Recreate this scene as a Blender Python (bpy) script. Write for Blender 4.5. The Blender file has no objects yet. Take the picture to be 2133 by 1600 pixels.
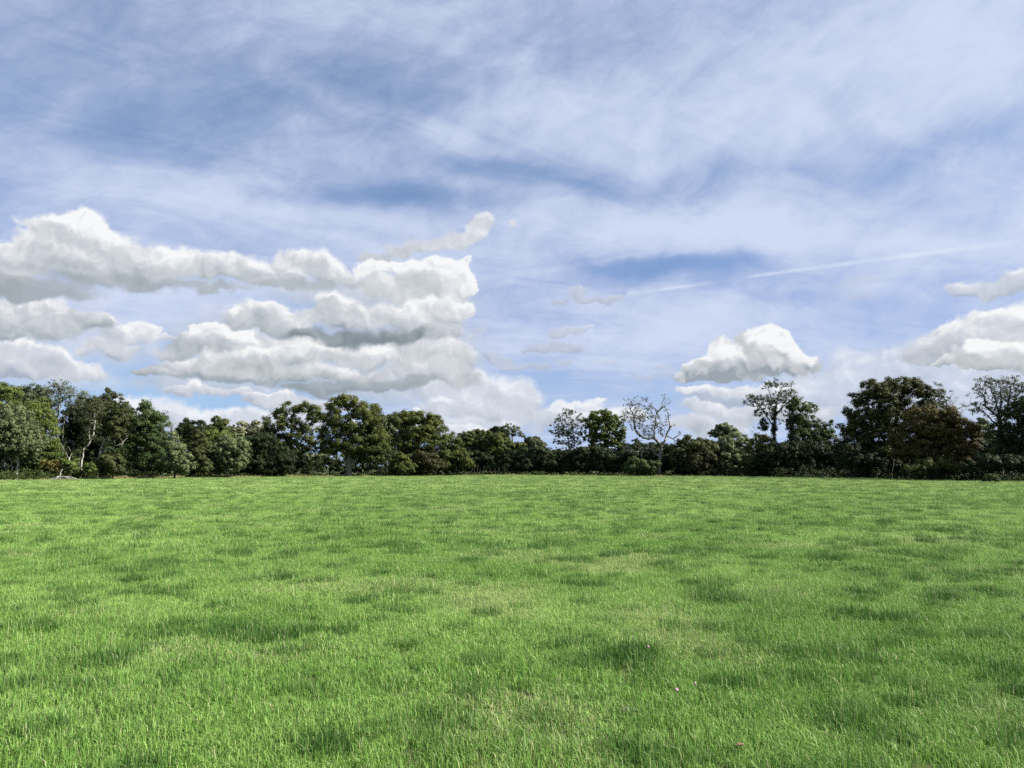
import bpy, math, random
import numpy as np

# ------------------------------------------------------------------ camera, light, exposure
scene = bpy.context.scene
COL = scene.collection
RW, RH, F = 2133.0, 1600.0, 1603.0          # photo pixels and focal length in pixels
HORIZON = 972.0
CAM_H = 1.6
PITCH = math.atan((HORIZON - RH / 2) / F)
SUN_AZ, SUN_EL = math.radians(95), math.radians(38)   # azimuth clockwise from the view direction (+Y)
EXPOSURE = 1.5
SUN_STRENGTH = 5.0
SKY_STRENGTH = 0.1


def hash2(ix, iy, seed):
    h = (ix.astype(np.int64) * 374761393 + iy.astype(np.int64) * 668265263 + seed * 1442695041) & 0xFFFFFFFF
    h = ((h ^ (h >> 13)) * 1274126177) & 0xFFFFFFFF
    h = h ^ (h >> 16)
    return (h & 0xFFFFFF) / float(0xFFFFFF)


def vnoise(x, y, seed=0):
    x = np.asarray(x, float); y = np.asarray(y, float)
    ix, iy = np.floor(x), np.floor(y)
    fx, fy = x - ix, y - iy
    fx = fx * fx * (3 - 2 * fx); fy = fy * fy * (3 - 2 * fy)
    a = hash2(ix, iy, seed); b = hash2(ix + 1, iy, seed)
    c = hash2(ix, iy + 1, seed); d = hash2(ix + 1, iy + 1, seed)
    return (a * (1 - fx) + b * fx) * (1 - fy) + (c * (1 - fx) + d * fx) * fy


def fbm(x, y, seed=0, octv=4, gain=0.5):
    s = 0; a = 1; t = 0
    for o in range(octv):
        s = s + a * vnoise(x * 2 ** o + 17.3 * o, y * 2 ** o - 9.1 * o, seed + o)
        t += a; a *= gain
    return s / t


def ground_z(x, y):
    x = np.asarray(x, float); y = np.asarray(y, float)
    r = np.hypot(x, y)
    big = (fbm(x / 22, y / 22, 5, 2) - 0.5) * 0.22 * np.clip((r - 4) / 30, 0, 1)
    med = (fbm(x / 3.2, y / 3.2, 9, 2) - 0.5) * 0.09
    sml = (fbm(x / 0.8, y / 0.8, 13, 2) - 0.5) * 0.02
    return (big + med + sml) * np.clip(1 - (r - 300) / 300, 0, 1)


CAM_Z = float(ground_z(0, 0)) + CAM_H
cam_d = bpy.data.cameras.new('camera')
cam_d.sensor_width = 36.0
cam_d.lens = 36.0 * F / RW
cam_d.clip_start = 0.1
cam_d.clip_end = 20000
cam = bpy.data.objects.new('camera', cam_d)
COL.objects.link(cam)
cam.location = (0, 0, CAM_Z)
cam.rotation_euler = (math.pi / 2 + PITCH, 0, 0)
scene.camera = cam

CP, SP = math.cos(PITCH), math.sin(PITCH)


def ray(px, py):
    xc = (px - RW / 2) / F; yc = (RH / 2 - py) / F
    return xc, CP - yc * SP, SP + yc * CP


def at(px, py, Y):
    """the point of the world at depth Y that the photograph shows at px, py"""
    X, y, Z = ray(px, py)
    k = Y / y
    return np.array((X * k, Y, CAM_Z + Z * k))


def ae(px, py):
    X, y, Z = ray(px, py)
    return math.atan2(X, y), Z / math.hypot(X, y)


sun_d = bpy.data.lights.new('sun', 'SUN')
sun_d.energy = SUN_STRENGTH
sun_d.angle = math.radians(0.53)
sun_d.color = (1.0, 0.94, 0.84)
sun = bpy.data.objects.new('sun', sun_d)
COL.objects.link(sun)
sun.rotation_euler = (math.pi / 2 - SUN_EL, 0, math.pi - SUN_AZ)
sun.location = (60, 10, 60)

scene.view_settings.view_transform = 'Standard'
scene.view_settings.look = 'None'
scene.view_settings.exposure = EXPOSURE
scene.view_settings.gamma = 1
scene.view_settings.use_curve_mapping = False
scene.cycles.max_bounces = 6
scene.cycles.diffuse_bounces = 3
scene.cycles.glossy_bounces = 2
scene.cycles.transmission_bounces = 4
scene.cycles.use_denoising = False
scene.cycles.caustics_reflective = False
scene.cycles.caustics_refractive = False
scene.cycles.sample_clamp_indirect = 4.0

COVER_SPOTS = (
        (330, 210, 400, 150, 8, -0.40), (430, 270, 200, 60, 5, -0.14), (840, 160, 230, 90, -10, -0.16),
        (800, 412, 300, 30, 2, -0.50), (1100, 362, 240, 32, -12, -0.46), (1345, 557, 185, 22, -3, -0.72), (1370, 545, 50, 8, 8, 0.22), (1250, 540, 80, 6, 6, 0.18),
        (1500, 350, 300, 45, 4, -0.18), (1700, 640, 260, 30, -12, -0.24), (1200, 800, 300, 40, 0, -0.28),
        (330, 820, 420, 75, 0, -0.55), (330, 640, 320, 50, 0, 0.20), (600, 480, 300, 40, 0, 0.06),
        (1500, 260, 700, 140, 12, 0.22), (1950, 90, 420, 160, 25, 0.24), (900, 260, 330, 60, 14, 0.24),
        (1500, 480, 520, 50, -12, 0.26), (1350, 690, 420, 90, 0, 0.32), (260, 380, 420, 60, 0, 0.26),
        (80, 110, 150, 130, 30, 0.22), (1900, 450, 350, 90, -8, 0.14), (1980, 300, 260, 50, 10, -0.16))
CIR = (0.95, 0.70, 0.60, 0.58)
SKY_TINT = (0.132, 0.136, 0.137)
# ------------------------------------------------------------------ sky
world = bpy.data.worlds.new("World")
scene.world = world
world.use_nodes = True
wt = world.node_tree
wt.nodes.clear()
WN, WL = wt.nodes, wt.links


def link_in(node, i, v):
    if v is None:
        return
    if isinstance(v, bpy.types.NodeSocket):
        WL.new(v, node.inputs[i])
    else:
        node.inputs[i].default_value = v


def M(op, a, b=None, c=None, clamp=False):
    n = WN.new('ShaderNodeMath'); n.operation = op; n.use_clamp = clamp
    link_in(n, 0, a); link_in(n, 1, b); link_in(n, 2, c)
    return n.outputs[0]


def V(op, a, b=None, c=None):
    n = WN.new('ShaderNodeVectorMath'); n.operation = op
    link_in(n, 0, a); link_in(n, 1, b); link_in(n, 2, c)
    return n.outputs['Value'] if op in ('DOT_PRODUCT', 'LENGTH') else n.outputs['Vector']


def SS(v, lo, hi, t0=0.0, t1=1.0):
    n = WN.new('ShaderNodeMapRange'); n.interpolation_type = 'SMOOTHSTEP'
    link_in(n, 0, v)
    for i, q in enumerate((lo, hi, t0, t1)):
        n.inputs[i + 1].default_value = q
    return n.outputs[0]


def NOISE(vec, scale, detail, rough=0.5, dist=0.0, out='Fac', dim='2D'):
    n = WN.new('ShaderNodeTexNoise'); n.noise_dimensions = dim
    WL.new(vec, n.inputs['Vector'])
    n.inputs['Scale'].default_value = scale
    n.inputs['Detail'].default_value = detail
    n.inputs['Roughness'].default_value = rough
    n.inputs['Distortion'].default_value = dist
    return n.outputs[out]


def RAMP(v, stops):
    n = WN.new('ShaderNodeValToRGB')
    WL.new(v, n.inputs[0])
    e = n.color_ramp.elements
    while len(e) < len(stops):
        e.new(0.5)
    for el, (p, c) in zip(e, stops):
        el.position = p; el.color = (*c, 1)
    return n.outputs[0]


def MIX(f, a, b):
    n = WN.new('ShaderNodeMix'); n.data_type = 'RGBA'
    link_in(n, 0, f); link_in(n, 6, a); link_in(n, 7, b)
    return n.outputs[2]


class GROUP:
    """builds nodes inside a node group; sockets are given as (name, type)"""
    def __init__(self, name, ins, outs):
        self.t = bpy.data.node_groups.new(name, 'ShaderNodeTree')
        for nm, ty in ins:
            self.t.interface.new_socket(nm, in_out='INPUT', socket_type=ty)
        for nm, ty in outs:
            self.t.interface.new_socket(nm, in_out='OUTPUT', socket_type=ty)

    def __enter__(self):
        global WN, WL
        self.save = (WN, WL)
        WN, WL = self.t.nodes, self.t.links
        self.i = WN.new('NodeGroupInput'); self.o = WN.new('NodeGroupOutput')
        return self

    def __exit__(self, *a):
        global WN, WL
        WN, WL = self.save

    def out(self, i, s):
        WL.new(s, self.o.inputs[i])

    def use(self, *args):
        n = WN.new('ShaderNodeGroup'); n.node_tree = self.t
        for i, a in enumerate(args):
            link_in(n, i, a)
        return n.outputs


FL, VE, CO = 'NodeSocketFloat', 'NodeSocketVector', 'NodeSocketColor'
tc = WN.new('ShaderNodeTexCoord')
DIR = tc.outputs['Generated']
sep = WN.new('ShaderNodeSeparateXYZ'); WL.new(DIR, sep.inputs[0])
dx, dy, dz = sep.outputs
AZ = M('ARCTAN2', dx, dy)
HH = M('SQRT', M('ADD', M('MULTIPLY', dx, dx), M('MULTIPLY', dy, dy)))
EL = M('DIVIDE', dz, M('MAXIMUM', HH, 0.02))
EL = M('MINIMUM', EL, 6.0)
cb = WN.new('ShaderNodeCombineXYZ'); WL.new(AZ, cb.inputs[0]); WL.new(EL, cb.inputs[1])
P0 = cb.outputs[0]

sky = WN.new('ShaderNodeTexSky')
sky.sky_type = 'NISHITA'
sky.sun_disc = False
sky.sun_elevation = SUN_EL
sky.sun_rotation = SUN_AZ
sky.air_density = 1.0
sky.dust_density = 0.3
sky.ozone_density = 2.0
K = 2.0 ** -EXPOSURE / SKY_STRENGTH      # sky radiances below are written as they show at this exposure

# high thin cloud: streaks on a plane far above, thicker and thinner in places
den = M('ADD', M('MAXIMUM', dz, 0.0), 0.10)
cp = WN.new('ShaderNodeCombineXYZ')
WL.new(M('DIVIDE', dx, den), cp.inputs[0]); WL.new(M('DIVIDE', dy, den), cp.inputs[1])
PL = cp.outputs[0]


def rot2(vec, ang, sx, sy, off=0.0):
    c, s = math.cos(ang), math.sin(ang)
    a = V('DOT_PRODUCT', vec, (c * sx, s * sx, 0)); b = V('DOT_PRODUCT', vec, (-s * sy, c * sy, 0))
    n = WN.new('ShaderNodeCombineXYZ'); WL.new(a, n.inputs[0]); WL.new(b, n.inputs[1])
    return V('ADD', n.outputs[0], (off, off * 0.7, 0))


c1 = NOISE(rot2(PL, math.radians(-14), 0.48, 0.95, 3.1), 1.0, 7, 0.52, 0.8)
c2 = NOISE(rot2(PL, math.radians(38), 0.9, 1.6, 7.7), 2.4, 7, 0.60, 0.7)
c3 = NOISE(rot2(P0, math.radians(28), 5.0, 9.0, 1.3), 2.2, 8, 0.66, 0.3)
cover = M('ADD', M('MULTIPLY', M('SUBTRACT', c1, 0.5), CIR[0]), CIR[1])
cover = M('MULTIPLY_ADD', M('SUBTRACT', c2, 0.5), CIR[2], cover)
cover = M('MULTIPLY_ADD', M('SUBTRACT', c3, 0.5), CIR[3], cover)
warp1 = NOISE(P0, 5.0, 4, 0.55, 0.0, 'Color')
PW = V('MULTIPLY_ADD', V('SUBTRACT', warp1, (0.5, 0.5, 0.5)), (0.16, 0.06, 0), P0)
gcov = GROUP('thin_cloud_cover', [('Cover', FL), ('P', VE)], [('Cover', FL)])
with gcov as G:
    cv, pw = G.i.outputs[0], G.i.outputs[1]
    # px, py, rx, ry, tilt (deg, + = right end up), change of cover
    for (px, py, rx, ry, tilt, amp) in COVER_SPOTS:
        A, E = ae(px, py)
        sc = 1.0 / F
        t = math.radians(tilt)
        d = V('SUBTRACT', pw, (A, E, 0))
        u = V('DOT_PRODUCT', d, (math.cos(t) / (rx * sc), math.sin(t) / (rx * sc), 0))
        w = V('DOT_PRODUCT', d, (-math.sin(t) / (ry * sc), math.cos(t) / (ry * sc), 0))
        q = M('MULTIPLY_ADD', u, u, M('MULTIPLY', w, w))
        g = M('EXPONENT', M('MULTIPLY', q, -1.0))
        cv = M('MULTIPLY_ADD', g, amp, cv)
    G.out(0, cv)
cover = gcov.use(cover, PW)[0]
cover = SS(cover, -0.15, 1.20, 0.0, 0.97)
skyc = MIX(SS(EL, 0.16, 0.46), V('MULTIPLY', sky.outputs[0], (0.106, 0.106, 0.130)), V('MULTIPLY', sky.outputs[0], SKY_TINT))
lowsky = SS(EL, 0.02, 0.17, 0.9, 0.0)
skyc = MIX(lowsky, skyc, (0.33, 0.55, 0.88, 1))
cir = RAMP(cover, [(0.0, (0.31, 0.43, 0.76)), (0.55, (0.49, 0.570, 0.81)), (1.0, (0.655, 0.735, 0.915))])
color = MIX(cover, skyc, cir)


# condensation trail
def trail(col, x0, y0, x1, y1, sag, w0, w1, amp):
    A0, E0 = ae(x0, y0); A1, E1 = ae(x1, y1)
    t = M('DIVIDE', M('SUBTRACT', AZ, A0), A1 - A0)
    e = M('ADD', M('MULTIPLY_ADD', t, E1 - E0, E0), M('MULTIPLY', M('MULTIPLY', t, M('SUBTRACT', 1.0, t)), sag))
    d = M('SUBTRACT', EL, e)
    wdt = M('MULTIPLY_ADD', t, (w1 - w0) / F, w0 / F)
    q = M('DIVIDE', d, wdt)
    g = M('EXPONENT', M('MULTIPLY', M('MULTIPLY', q, q), -1.0))
    ends = M('MULTIPLY', SS(t, 0.0, 0.08), SS(t, 0.55, 1.1, 1.0, 0.1))
    nn = SS(NOISE(P0, 30, 3, 0.6), 0.3, 0.62, 0.6, 1.0)
    f = M('MULTIPLY', M('MULTIPLY', M('MULTIPLY', g, ends), nn), amp)
    return MIX(f, col, (0.78, 0.86, 0.98, 1))


color = trail(color, 1540, 579, 2180, 495, 0.014, 3.2, 6, 0.55)
color = trail(color, 1300, 612, 1490, 588, 0.0, 6, 3, 0.55)
color0 = color

# cumulus: heaps of round puffs with torn edges, lit from upper right, grey flat bases
wA = NOISE(P0, 21.0, 5, 0.55, 0.0, 'Color')
PC0 = V('MULTIPLY_ADD', V('SUBTRACT', wA, (0.5, 0.5, 0.5)), (0.046, 0.034, 0), P0)
nF = NOISE(P0, 24.0, 8, 0.60)
nS0 = NOISE(PC0, 24.0, 4, 0.52)
nS1 = NOISE(V('ADD', PC0, (0.0050, 0.0090, 0)), 24.0, 4, 0.52)
SLOPE = M('SUBTRACT', nS0, nS1)
NFc = M('SUBTRACT', nF, 0.5)
CLOUDS = []


def cumulus(side, puffs, base=0.5, gain=0.30, vert=0.45, slope=1.1, edge=(0.02, 0.80), alpha=1.0, tear=0.85, low=(0.30, 0.355, 0.40), white=(0.93, 0.94, 0.95), grow=1.27):
    gr_ = GROUP('cumulus', [('Color', CO), ('P', VE), ('Noise', FL), ('Slope', FL)], [('Color', CO)])
    with gr_ as G:
        colr, pc0, nf, slp = G.i.outputs[0:4]
        pc = V('MULTIPLY_ADD', colr, (1e-9, 1e-9, 0), pc0)      # one cloud after the other
        Ws = Ls = None
        top = min(p[1] - p[3] for p in puffs); bot = max(p[1] + p[3] for p in puffs)
        for (px, py, rx, ry) in puffs:
            A, E = ae(px, py)
            ix, iy = F / rx / grow, F / ry / grow
            q = V('MULTIPLY_ADD', pc, (ix, iy, 0), (-A * ix, -E * iy, 0))
            s = M('SUBTRACT', 1.0, V('DOT_PRODUCT', q, q), clamp=True)
            w = M('MULTIPLY', s, s)
            l = V('DOT_PRODUCT', q, (0.34, 0.95, 0))
            if Ws is None:
                Ws = w; Ls = M('MULTIPLY', w, l)
            else:
                Ws = M('ADD', Ws, w); Ls = M('MULTIPLY_ADD', w, l, Ls)
        d = M('MULTIPLY_ADD', nf, tear, Ws)
        d = M('MULTIPLY', d, SS(Ws, 0.0, 0.10))
        a = SS(d, edge[0], edge[1], 0.0, alpha)
        l = M('DIVIDE', Ls, M('MAXIMUM', Ws, 0.02))
        Et = ae(sum(p[0] for p in puffs) / len(puffs), top)[1]; Eb = ae(sum(p[0] for p in puffs) / len(puffs), bot)[1]
        v = V('DOT_PRODUCT', pc, (0, 1.0 / (Et - Eb), 0))
        v = M('SUBTRACT', v, Eb / (Et - Eb) + 0.5)
        sh = M('MULTIPLY_ADD', l, gain, base)
        sh = M('MULTIPLY_ADD', v, vert, sh)
        sh = M('MULTIPLY_ADD', slp, slope, sh)
        sh = M('MULTIPLY_ADD', nf, 0.14, sh)
        mid = tuple(0.42 * a_ + 0.58 * b_ for a_, b_ in zip(low, white))
        mid = (mid[0] * 0.95, mid[1] * 0.96, mid[2] * 0.99)
        c = RAMP(sh, [(0.02, low), (0.30, tuple(0.70 * p + 0.30 * q for p, q in zip(low, white))), (0.58, mid), (0.88, white)])
        G.out(0, MIX(a, colr, c))
    CLOUDS.append((side, gr_))


GREY = (0.29, 0.345, 0.40)
pale = dict(low=(0.44, 0.49, 0.58), white=(0.86, 0.89, 0.94))
rag = dict(low=(0.44, 0.50, 0.62), white=(0.72, 0.77, 0.87))
flat = dict(low=(0.29, 0.345, 0.385), white=(0.62, 0.66, 0.69), base=0.16, gain=0.12, vert=0.35, slope=0.9, edge=(0.03, 0.85))
cumulus('L', [(60, 640, 150, 40), (80, 720, 160, 50), (280, 720, 90, 40), (60, 790, 160, 24), (480, 640, 60, 20)], base=0.62, gain=0.10, vert=0.10, slope=0.9, edge=(0.0, 1.3), alpha=0.55, low=(0.48, 0.53, 0.63), white=(0.80, 0.84, 0.91), grow=1.6)
cumulus('L', [(700, 610, 150, 30), (860, 610, 130, 60), (930, 720, 90, 70), (800, 800, 200, 50), (500, 700, 150, 40), (420, 800, 160, 24), (960, 830, 60, 40)], base=0.50, gain=0.10, vert=0.10, slope=1.0, edge=(0.0, 1.0), alpha=0.80, low=(0.44, 0.49, 0.56), white=(0.78, 0.82, 0.88), grow=1.5)
# far band low over the trees
cumulus('L', [(285, 858, 45, 26), (340, 855, 60, 28), (410, 870, 60, 22), (480, 872, 60, 20), (560, 868, 60, 20), (250, 840, 30, 14),
              (640, 880, 80, 22), (400, 890, 200, 18)], base=0.60, **pale)
cumulus('B', [(900, 806, 40, 24), (960, 800, 55, 34), (1025, 812, 80, 42), (1095, 830, 42, 34), (980, 850, 80, 34), (1060, 868, 90, 28), (905, 850, 60, 26)], base=0.56, vert=0.42, **pale)
cumulus('B', [(1150, 862, 46, 18), (1185, 846, 40, 16), (1230, 850, 40, 16), (1245, 832, 20, 9), (1280, 870, 60, 20), (1330, 858, 28, 12), (1180, 880, 90, 22), (860, 880, 80, 22), (1000, 890, 120, 18)], base=0.62, **pale)
cumulus('B', [(800, 885, 60, 14), (740, 890, 60, 12), (860, 855, 18, 7), (960, 905, 80, 16)], base=0.68, edge=(0.1, 0.5), **pale)
cumulus('R', [(1690, 800, 85, 50), (1750, 840, 80, 40), (1640, 830, 80, 40), (1840, 800, 110, 70), (1900, 740, 70, 40), (1980, 790, 100, 60),
              (2080, 800, 110, 80), (1930, 860, 90, 40), (1780, 760, 60, 40)], base=0.52, gain=0.16, vert=0.12, slope=1.5, edge=(0.02, 1.1), alpha=0.72, low=(0.48, 0.535, 0.64), white=(0.84, 0.87, 0.92))
cumulus('R', [(1440, 815, 36, 12), (1500, 812, 60, 16), (1590, 815, 80, 20), (1480, 850, 70, 20), (1570, 862, 90, 24), (1440, 882, 45, 16), (1500, 895, 70, 18), (1680, 865, 80, 30)],
        base=0.56, vert=0.3, edge=(0.06, 0.6), white=(0.88, 0.9, 0.94), low=(0.40, 0.455, 0.54))
cumulus('R', [(1470, 830, 60, 8), (1540, 832, 80, 10), (1610, 828, 60, 9)], edge=(0.03, 0.9), alpha=0.7, base=0.2, low=(0.40, 0.45, 0.53), white=(0.6, 0.65, 0.73))
cumulus('R', [(2000, 604, 24, 15), (2030, 610, 40, 11), (2080, 600, 45, 14), (2118, 582, 32, 20), (2170, 580, 50, 24)], base=0.44, edge=(0.06, 0.7), alpha=0.85, low=(0.43, 0.48, 0.57))
cumulus('R', [(1790, 583, 60, 12), (1835, 574, 36, 9), (1800, 622, 55, 12), (1760, 600, 40, 12)], base=0.30, edge=(0.04, 1.1), alpha=0.42, low=(0.50, 0.56, 0.68), white=(0.7, 0.75, 0.84))
cumulus('R', [(1990, 720, 70, 36), (2040, 675, 44, 34), (2078, 665, 30, 24), (2105, 700, 60, 44), (1945, 735, 50, 26), (2160, 690, 60, 60), (1960, 700, 40, 24)], base=0.54, gain=0.36, vert=0.42, edge=(0.06, 0.5), low=(0.37, 0.42, 0.50))
cumulus('R', [(1990, 757, 40, 10), (2025, 746, 40, 18), (2055, 732, 34, 22), (2085, 748, 44, 18), (2150, 745, 50, 30), (2040, 758, 70, 10)], base=0.60, vert=0.5, edge=(0.08, 0.4))
cumulus('R', [(1435, 782, 34, 13), (1455, 758, 32, 20), (1480, 768, 44, 24), (1502, 728, 30, 22), (1540, 738, 40, 30), (1562, 704, 28, 20), (1600, 698, 28, 22), (1590, 745, 60, 44), (1636, 712, 26, 22), (1650, 735, 30, 28),
              (1678, 752, 26, 22), (1520, 772, 70, 20), (1610, 772, 80, 20), (1505, 745, 26, 20)], base=0.58, gain=0.30, vert=0.62, slope=2.0, edge=(0.08, 0.48), tear=0.55, low=(0.33, 0.38, 0.43))
cumulus('R', [(1640, 722, 24, 22), (1660, 738, 22, 18), (1682, 750, 14, 12)], base=0.88, gain=0.2, vert=0.2, edge=(0.06, 0.8), alpha=0.85)
# small grey rags
cumulus('R', [(1198, 612, 26, 14), (1225, 628, 30, 8), (1282, 620, 30, 12), (1258, 624, 20, 10), (1170, 628, 22, 5)], base=0.38, edge=(0.10, 0.55), alpha=0.9, tear=0.9, **rag)
cumulus('R', [(1180, 690, 36, 9), (1220, 684, 28, 6), (1160, 700, 22, 8), (1150, 722, 56, 14), (1110, 722, 44, 8), (1195, 728, 34, 12)], base=0.40, edge=(0.10, 0.55), alpha=0.9, tear=0.9, **rag)
cumulus('B', [(1040, 748, 40, 14), (1075, 760, 26, 9), (1120, 762, 30, 10), (1170, 755, 18, 7), (1005, 690, 20, 14), (990, 705, 16, 8)], base=0.38, edge=(0.08, 0.6), alpha=0.8, tear=1.0, **rag)
cumulus('R', [(1340, 782, 40, 7), (1385, 770, 30, 6), (1262, 757, 30, 5), (1395, 782, 20, 8)], base=0.36, edge=(0.08, 0.8), alpha=0.6, tear=1.0, **rag)
# the big heap left of the middle, far to near
cumulus('B', [(1002, 462, 22, 24), (988, 482, 26, 22), (950, 498, 40, 18), (890, 508, 50, 20), (830, 520, 46, 18), (785, 536, 30, 14), (1066, 464, 11, 8)],
        base=0.52, gain=0.16, vert=0.5, edge=(0.05, 0.75), alpha=0.95, low=(0.43, 0.47, 0.53))
cumulus('L', [(772, 562, 32, 20), (815, 552, 36, 16), (850, 548, 20, 14), (870, 570, 50, 30), (930, 556, 40, 24), (965, 575, 26, 38), (972, 545, 16, 16), (985, 596, 12, 18), (950, 590, 40, 30)],
        base=0.84, gain=0.16, vert=0.2, edge=(0.06, 0.5))
cumulus('L', [(800, 592, 60, 30), (860, 590, 60, 34), (920, 602, 50, 36), (890, 625, 80, 30), (780, 600, 40, 20)], base=0.46, gain=0.10, vert=0.2, slope=1.1, edge=(0.04, 0.8), low=(0.40, 0.445, 0.48))
cumulus('L', [(560, 712, 90, 22), (460, 720, 70, 20), (850, 725, 80, 44), (925, 722, 56, 40), (965, 745, 32, 34), (880, 770, 90, 26), (950, 790, 60, 20), (700, 720, 100, 24)],
        base=0.50, vert=0.3, edge=(0.05, 0.7), low=(0.40, 0.445, 0.50))
cumulus('L', [(430, 692, 28, 18), (465, 694, 38, 18), (500, 700, 34, 12), (420, 705, 22, 14)], base=0.86, gain=0.15, vert=0.2, edge=(0.08, 0.4))
cumulus('L', [(400, 722, 44, 24), (370, 740, 40, 18), (450, 732, 50, 20), (530, 722, 60, 18), (600, 720, 40, 14)], base=0.42, vert=0.36, edge=(0.06, 0.55), low=GREY)
cumulus('L', [(380, 768, 56, 16), (460, 752, 60, 22), (530, 748, 50, 24), (600, 736, 50, 28), (660, 738, 50, 28), (720, 742, 50, 26), (775, 745, 46, 26), (820, 748, 26, 18),
              (480, 778, 110, 16), (640, 778, 130, 20), (760, 785, 80, 16), (320, 775, 40, 8)], base=0.54, gain=0.36, vert=0.38, edge=(0.03, 0.62))
cumulus('L', [(600, 800, 40, 9), (660, 808, 80, 13), (740, 810, 90, 15), (810, 805, 60, 14), (870, 792, 50, 14)], alpha=0.92, **flat)
cumulus('L', [(400, 785, 70, 8), (500, 790, 90, 8)], alpha=0.7, **flat)
cumulus('L', [(485, 658, 34, 22), (520, 648, 42, 26), (570, 660, 50, 26), (620, 660, 50, 28), (690, 640, 46, 30), (710, 660, 60, 34), (770, 660, 50, 30),
              (830, 655, 50, 32), (880, 652, 50, 34), (930, 650, 50, 36), (962, 640, 20, 18), (945, 684, 24, 16), (900, 690, 80, 24), (560, 680, 80, 14)], base=0.56, gain=0.38, vert=0.36, edge=(0.03, 0.6), low=GREY)
cumulus('L', [(620, 692, 44, 14), (680, 700, 70, 20), (750, 706, 80, 22), (820, 706, 70, 20), (870, 694, 50, 18)], alpha=0.97, **{**flat, 'low': (0.225, 0.275, 0.305), 'base': 0.10, 'edge': (0.0, 1.15)})
# long bank at left
cumulus('L', [(30, 650, 60, 26), (90, 648, 60, 24), (150, 665, 60, 22), (195, 670, 30, 16), (0, 690, 80, 22), (110, 685, 90, 18), (-60, 660, 80, 40)], base=0.50, gain=0.34, vert=0.36, edge=(0.05, 0.6), low=GREY)
cumulus('L', [(30, 738, 60, 26), (85, 738, 44, 24), (120, 755, 40, 18), (0, 765, 90, 22), (160, 770, 66, 12), (-70, 745, 60, 40), (50, 775, 90, 14)], base=0.48, gain=0.34, vert=0.36, edge=(0.05, 0.6), low=(0.40, 0.455, 0.55))
cumulus('L', [(290, 690, 30, 20), (255, 702, 40, 20), (310, 708, 22, 20), (205, 722, 40, 12), (250, 735, 40, 12), (345, 716, 20, 5), (170, 730, 24, 8)], base=0.52, gain=0.34, vert=0.36, edge=(0.06, 0.55), low=(0.42, 0.47, 0.56))
cumulus('L', [(375, 815, 26, 10), (415, 810, 36, 14), (460, 816, 50, 10), (508, 815, 20, 11)], base=0.46, edge=(0.06, 0.5), low=(0.46, 0.51, 0.61))
cumulus('L', [(545, 830, 40, 14), (590, 826, 40, 18), (640, 838, 60, 16), (700, 845, 60, 14), (560, 842, 60, 8)], base=0.46, edge=(0.06, 0.55), low=(0.42, 0.48, 0.57))
cumulus('L', [(100, 478, 42, 34), (140, 470, 46, 34), (182, 474, 42, 34), (205, 494, 34, 32), (70, 498, 34, 32), (85, 500, 46, 36), (195, 510, 44, 40), (60, 530, 50, 36), (250, 520, 50, 30), (140, 535, 100, 44), (330, 545, 60, 40),
              (380, 545, 54, 34), (450, 555, 60, 32), (520, 558, 56, 32), (615, 548, 40, 34), (650, 545, 40, 30), (690, 568, 46, 30), (580, 575, 60, 26),
              (735, 580, 28, 20), (10, 560, 60, 50), (-50, 560, 60, 60), (240, 560, 90, 40)], base=0.62, gain=0.38, vert=0.38, edge=(0.03, 0.62), low=GREY)
cumulus('L', [(10, 592, 90, 28), (100, 604, 90, 20), (200, 585, 80, 16), (320, 592, 70, 16), (450, 594, 80, 12), (560, 590, 50, 10), (640, 596, 80, 12), (-50, 590, 80, 30)],
        alpha=0.85, **{**flat, 'low': (0.36, 0.405, 0.44)})


def background(col):
    n = WN.new('ShaderNodeBackground')
    link_in(n, 0, V('MULTIPLY', col, (K, K, K))); n.inputs[1].default_value = SKY_STRENGTH
    return n.outputs[0]


def mixsh(f, a, b):
    n = WN.new('ShaderNodeMixShader')
    WL.new(f, n.inputs[0]); WL.new(a, n.inputs[1]); WL.new(b, n.inputs[2])
    return n.outputs[0]


cl, cr = color0, color0
for side, g in CLOUDS:
    if side in 'LB':
        cl = g.use(cl, PC0, NFc, SLOPE)[0]
    if side in 'RB':
        cr = g.use(cr, PC0, NFc, SLOPE)[0]
# the heaps stand only in this part of the sky: elsewhere the thin cloud alone is worked out
inbox = M('MULTIPLY', M('LESS_THAN', EL, ae(RW / 2, 415)[1]), M('LESS_THAN', M('ABSOLUTE', AZ), ae(2450, 900)[0]))
inbox = M('MULTIPLY', inbox, M('GREATER_THAN', EL, 0.0))
half = M('GREATER_THAN', AZ, ae(1085, 700)[0])
sh = mixsh(inbox, background(color0), mixsh(half, background(cl), background(cr)))
wo = WN.new('ShaderNodeOutputWorld'); WL.new(sh, wo.inputs[0])
world.cycles.sampling_method = 'MANUAL'
world.cycles.sample_map_resolution = 512


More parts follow.
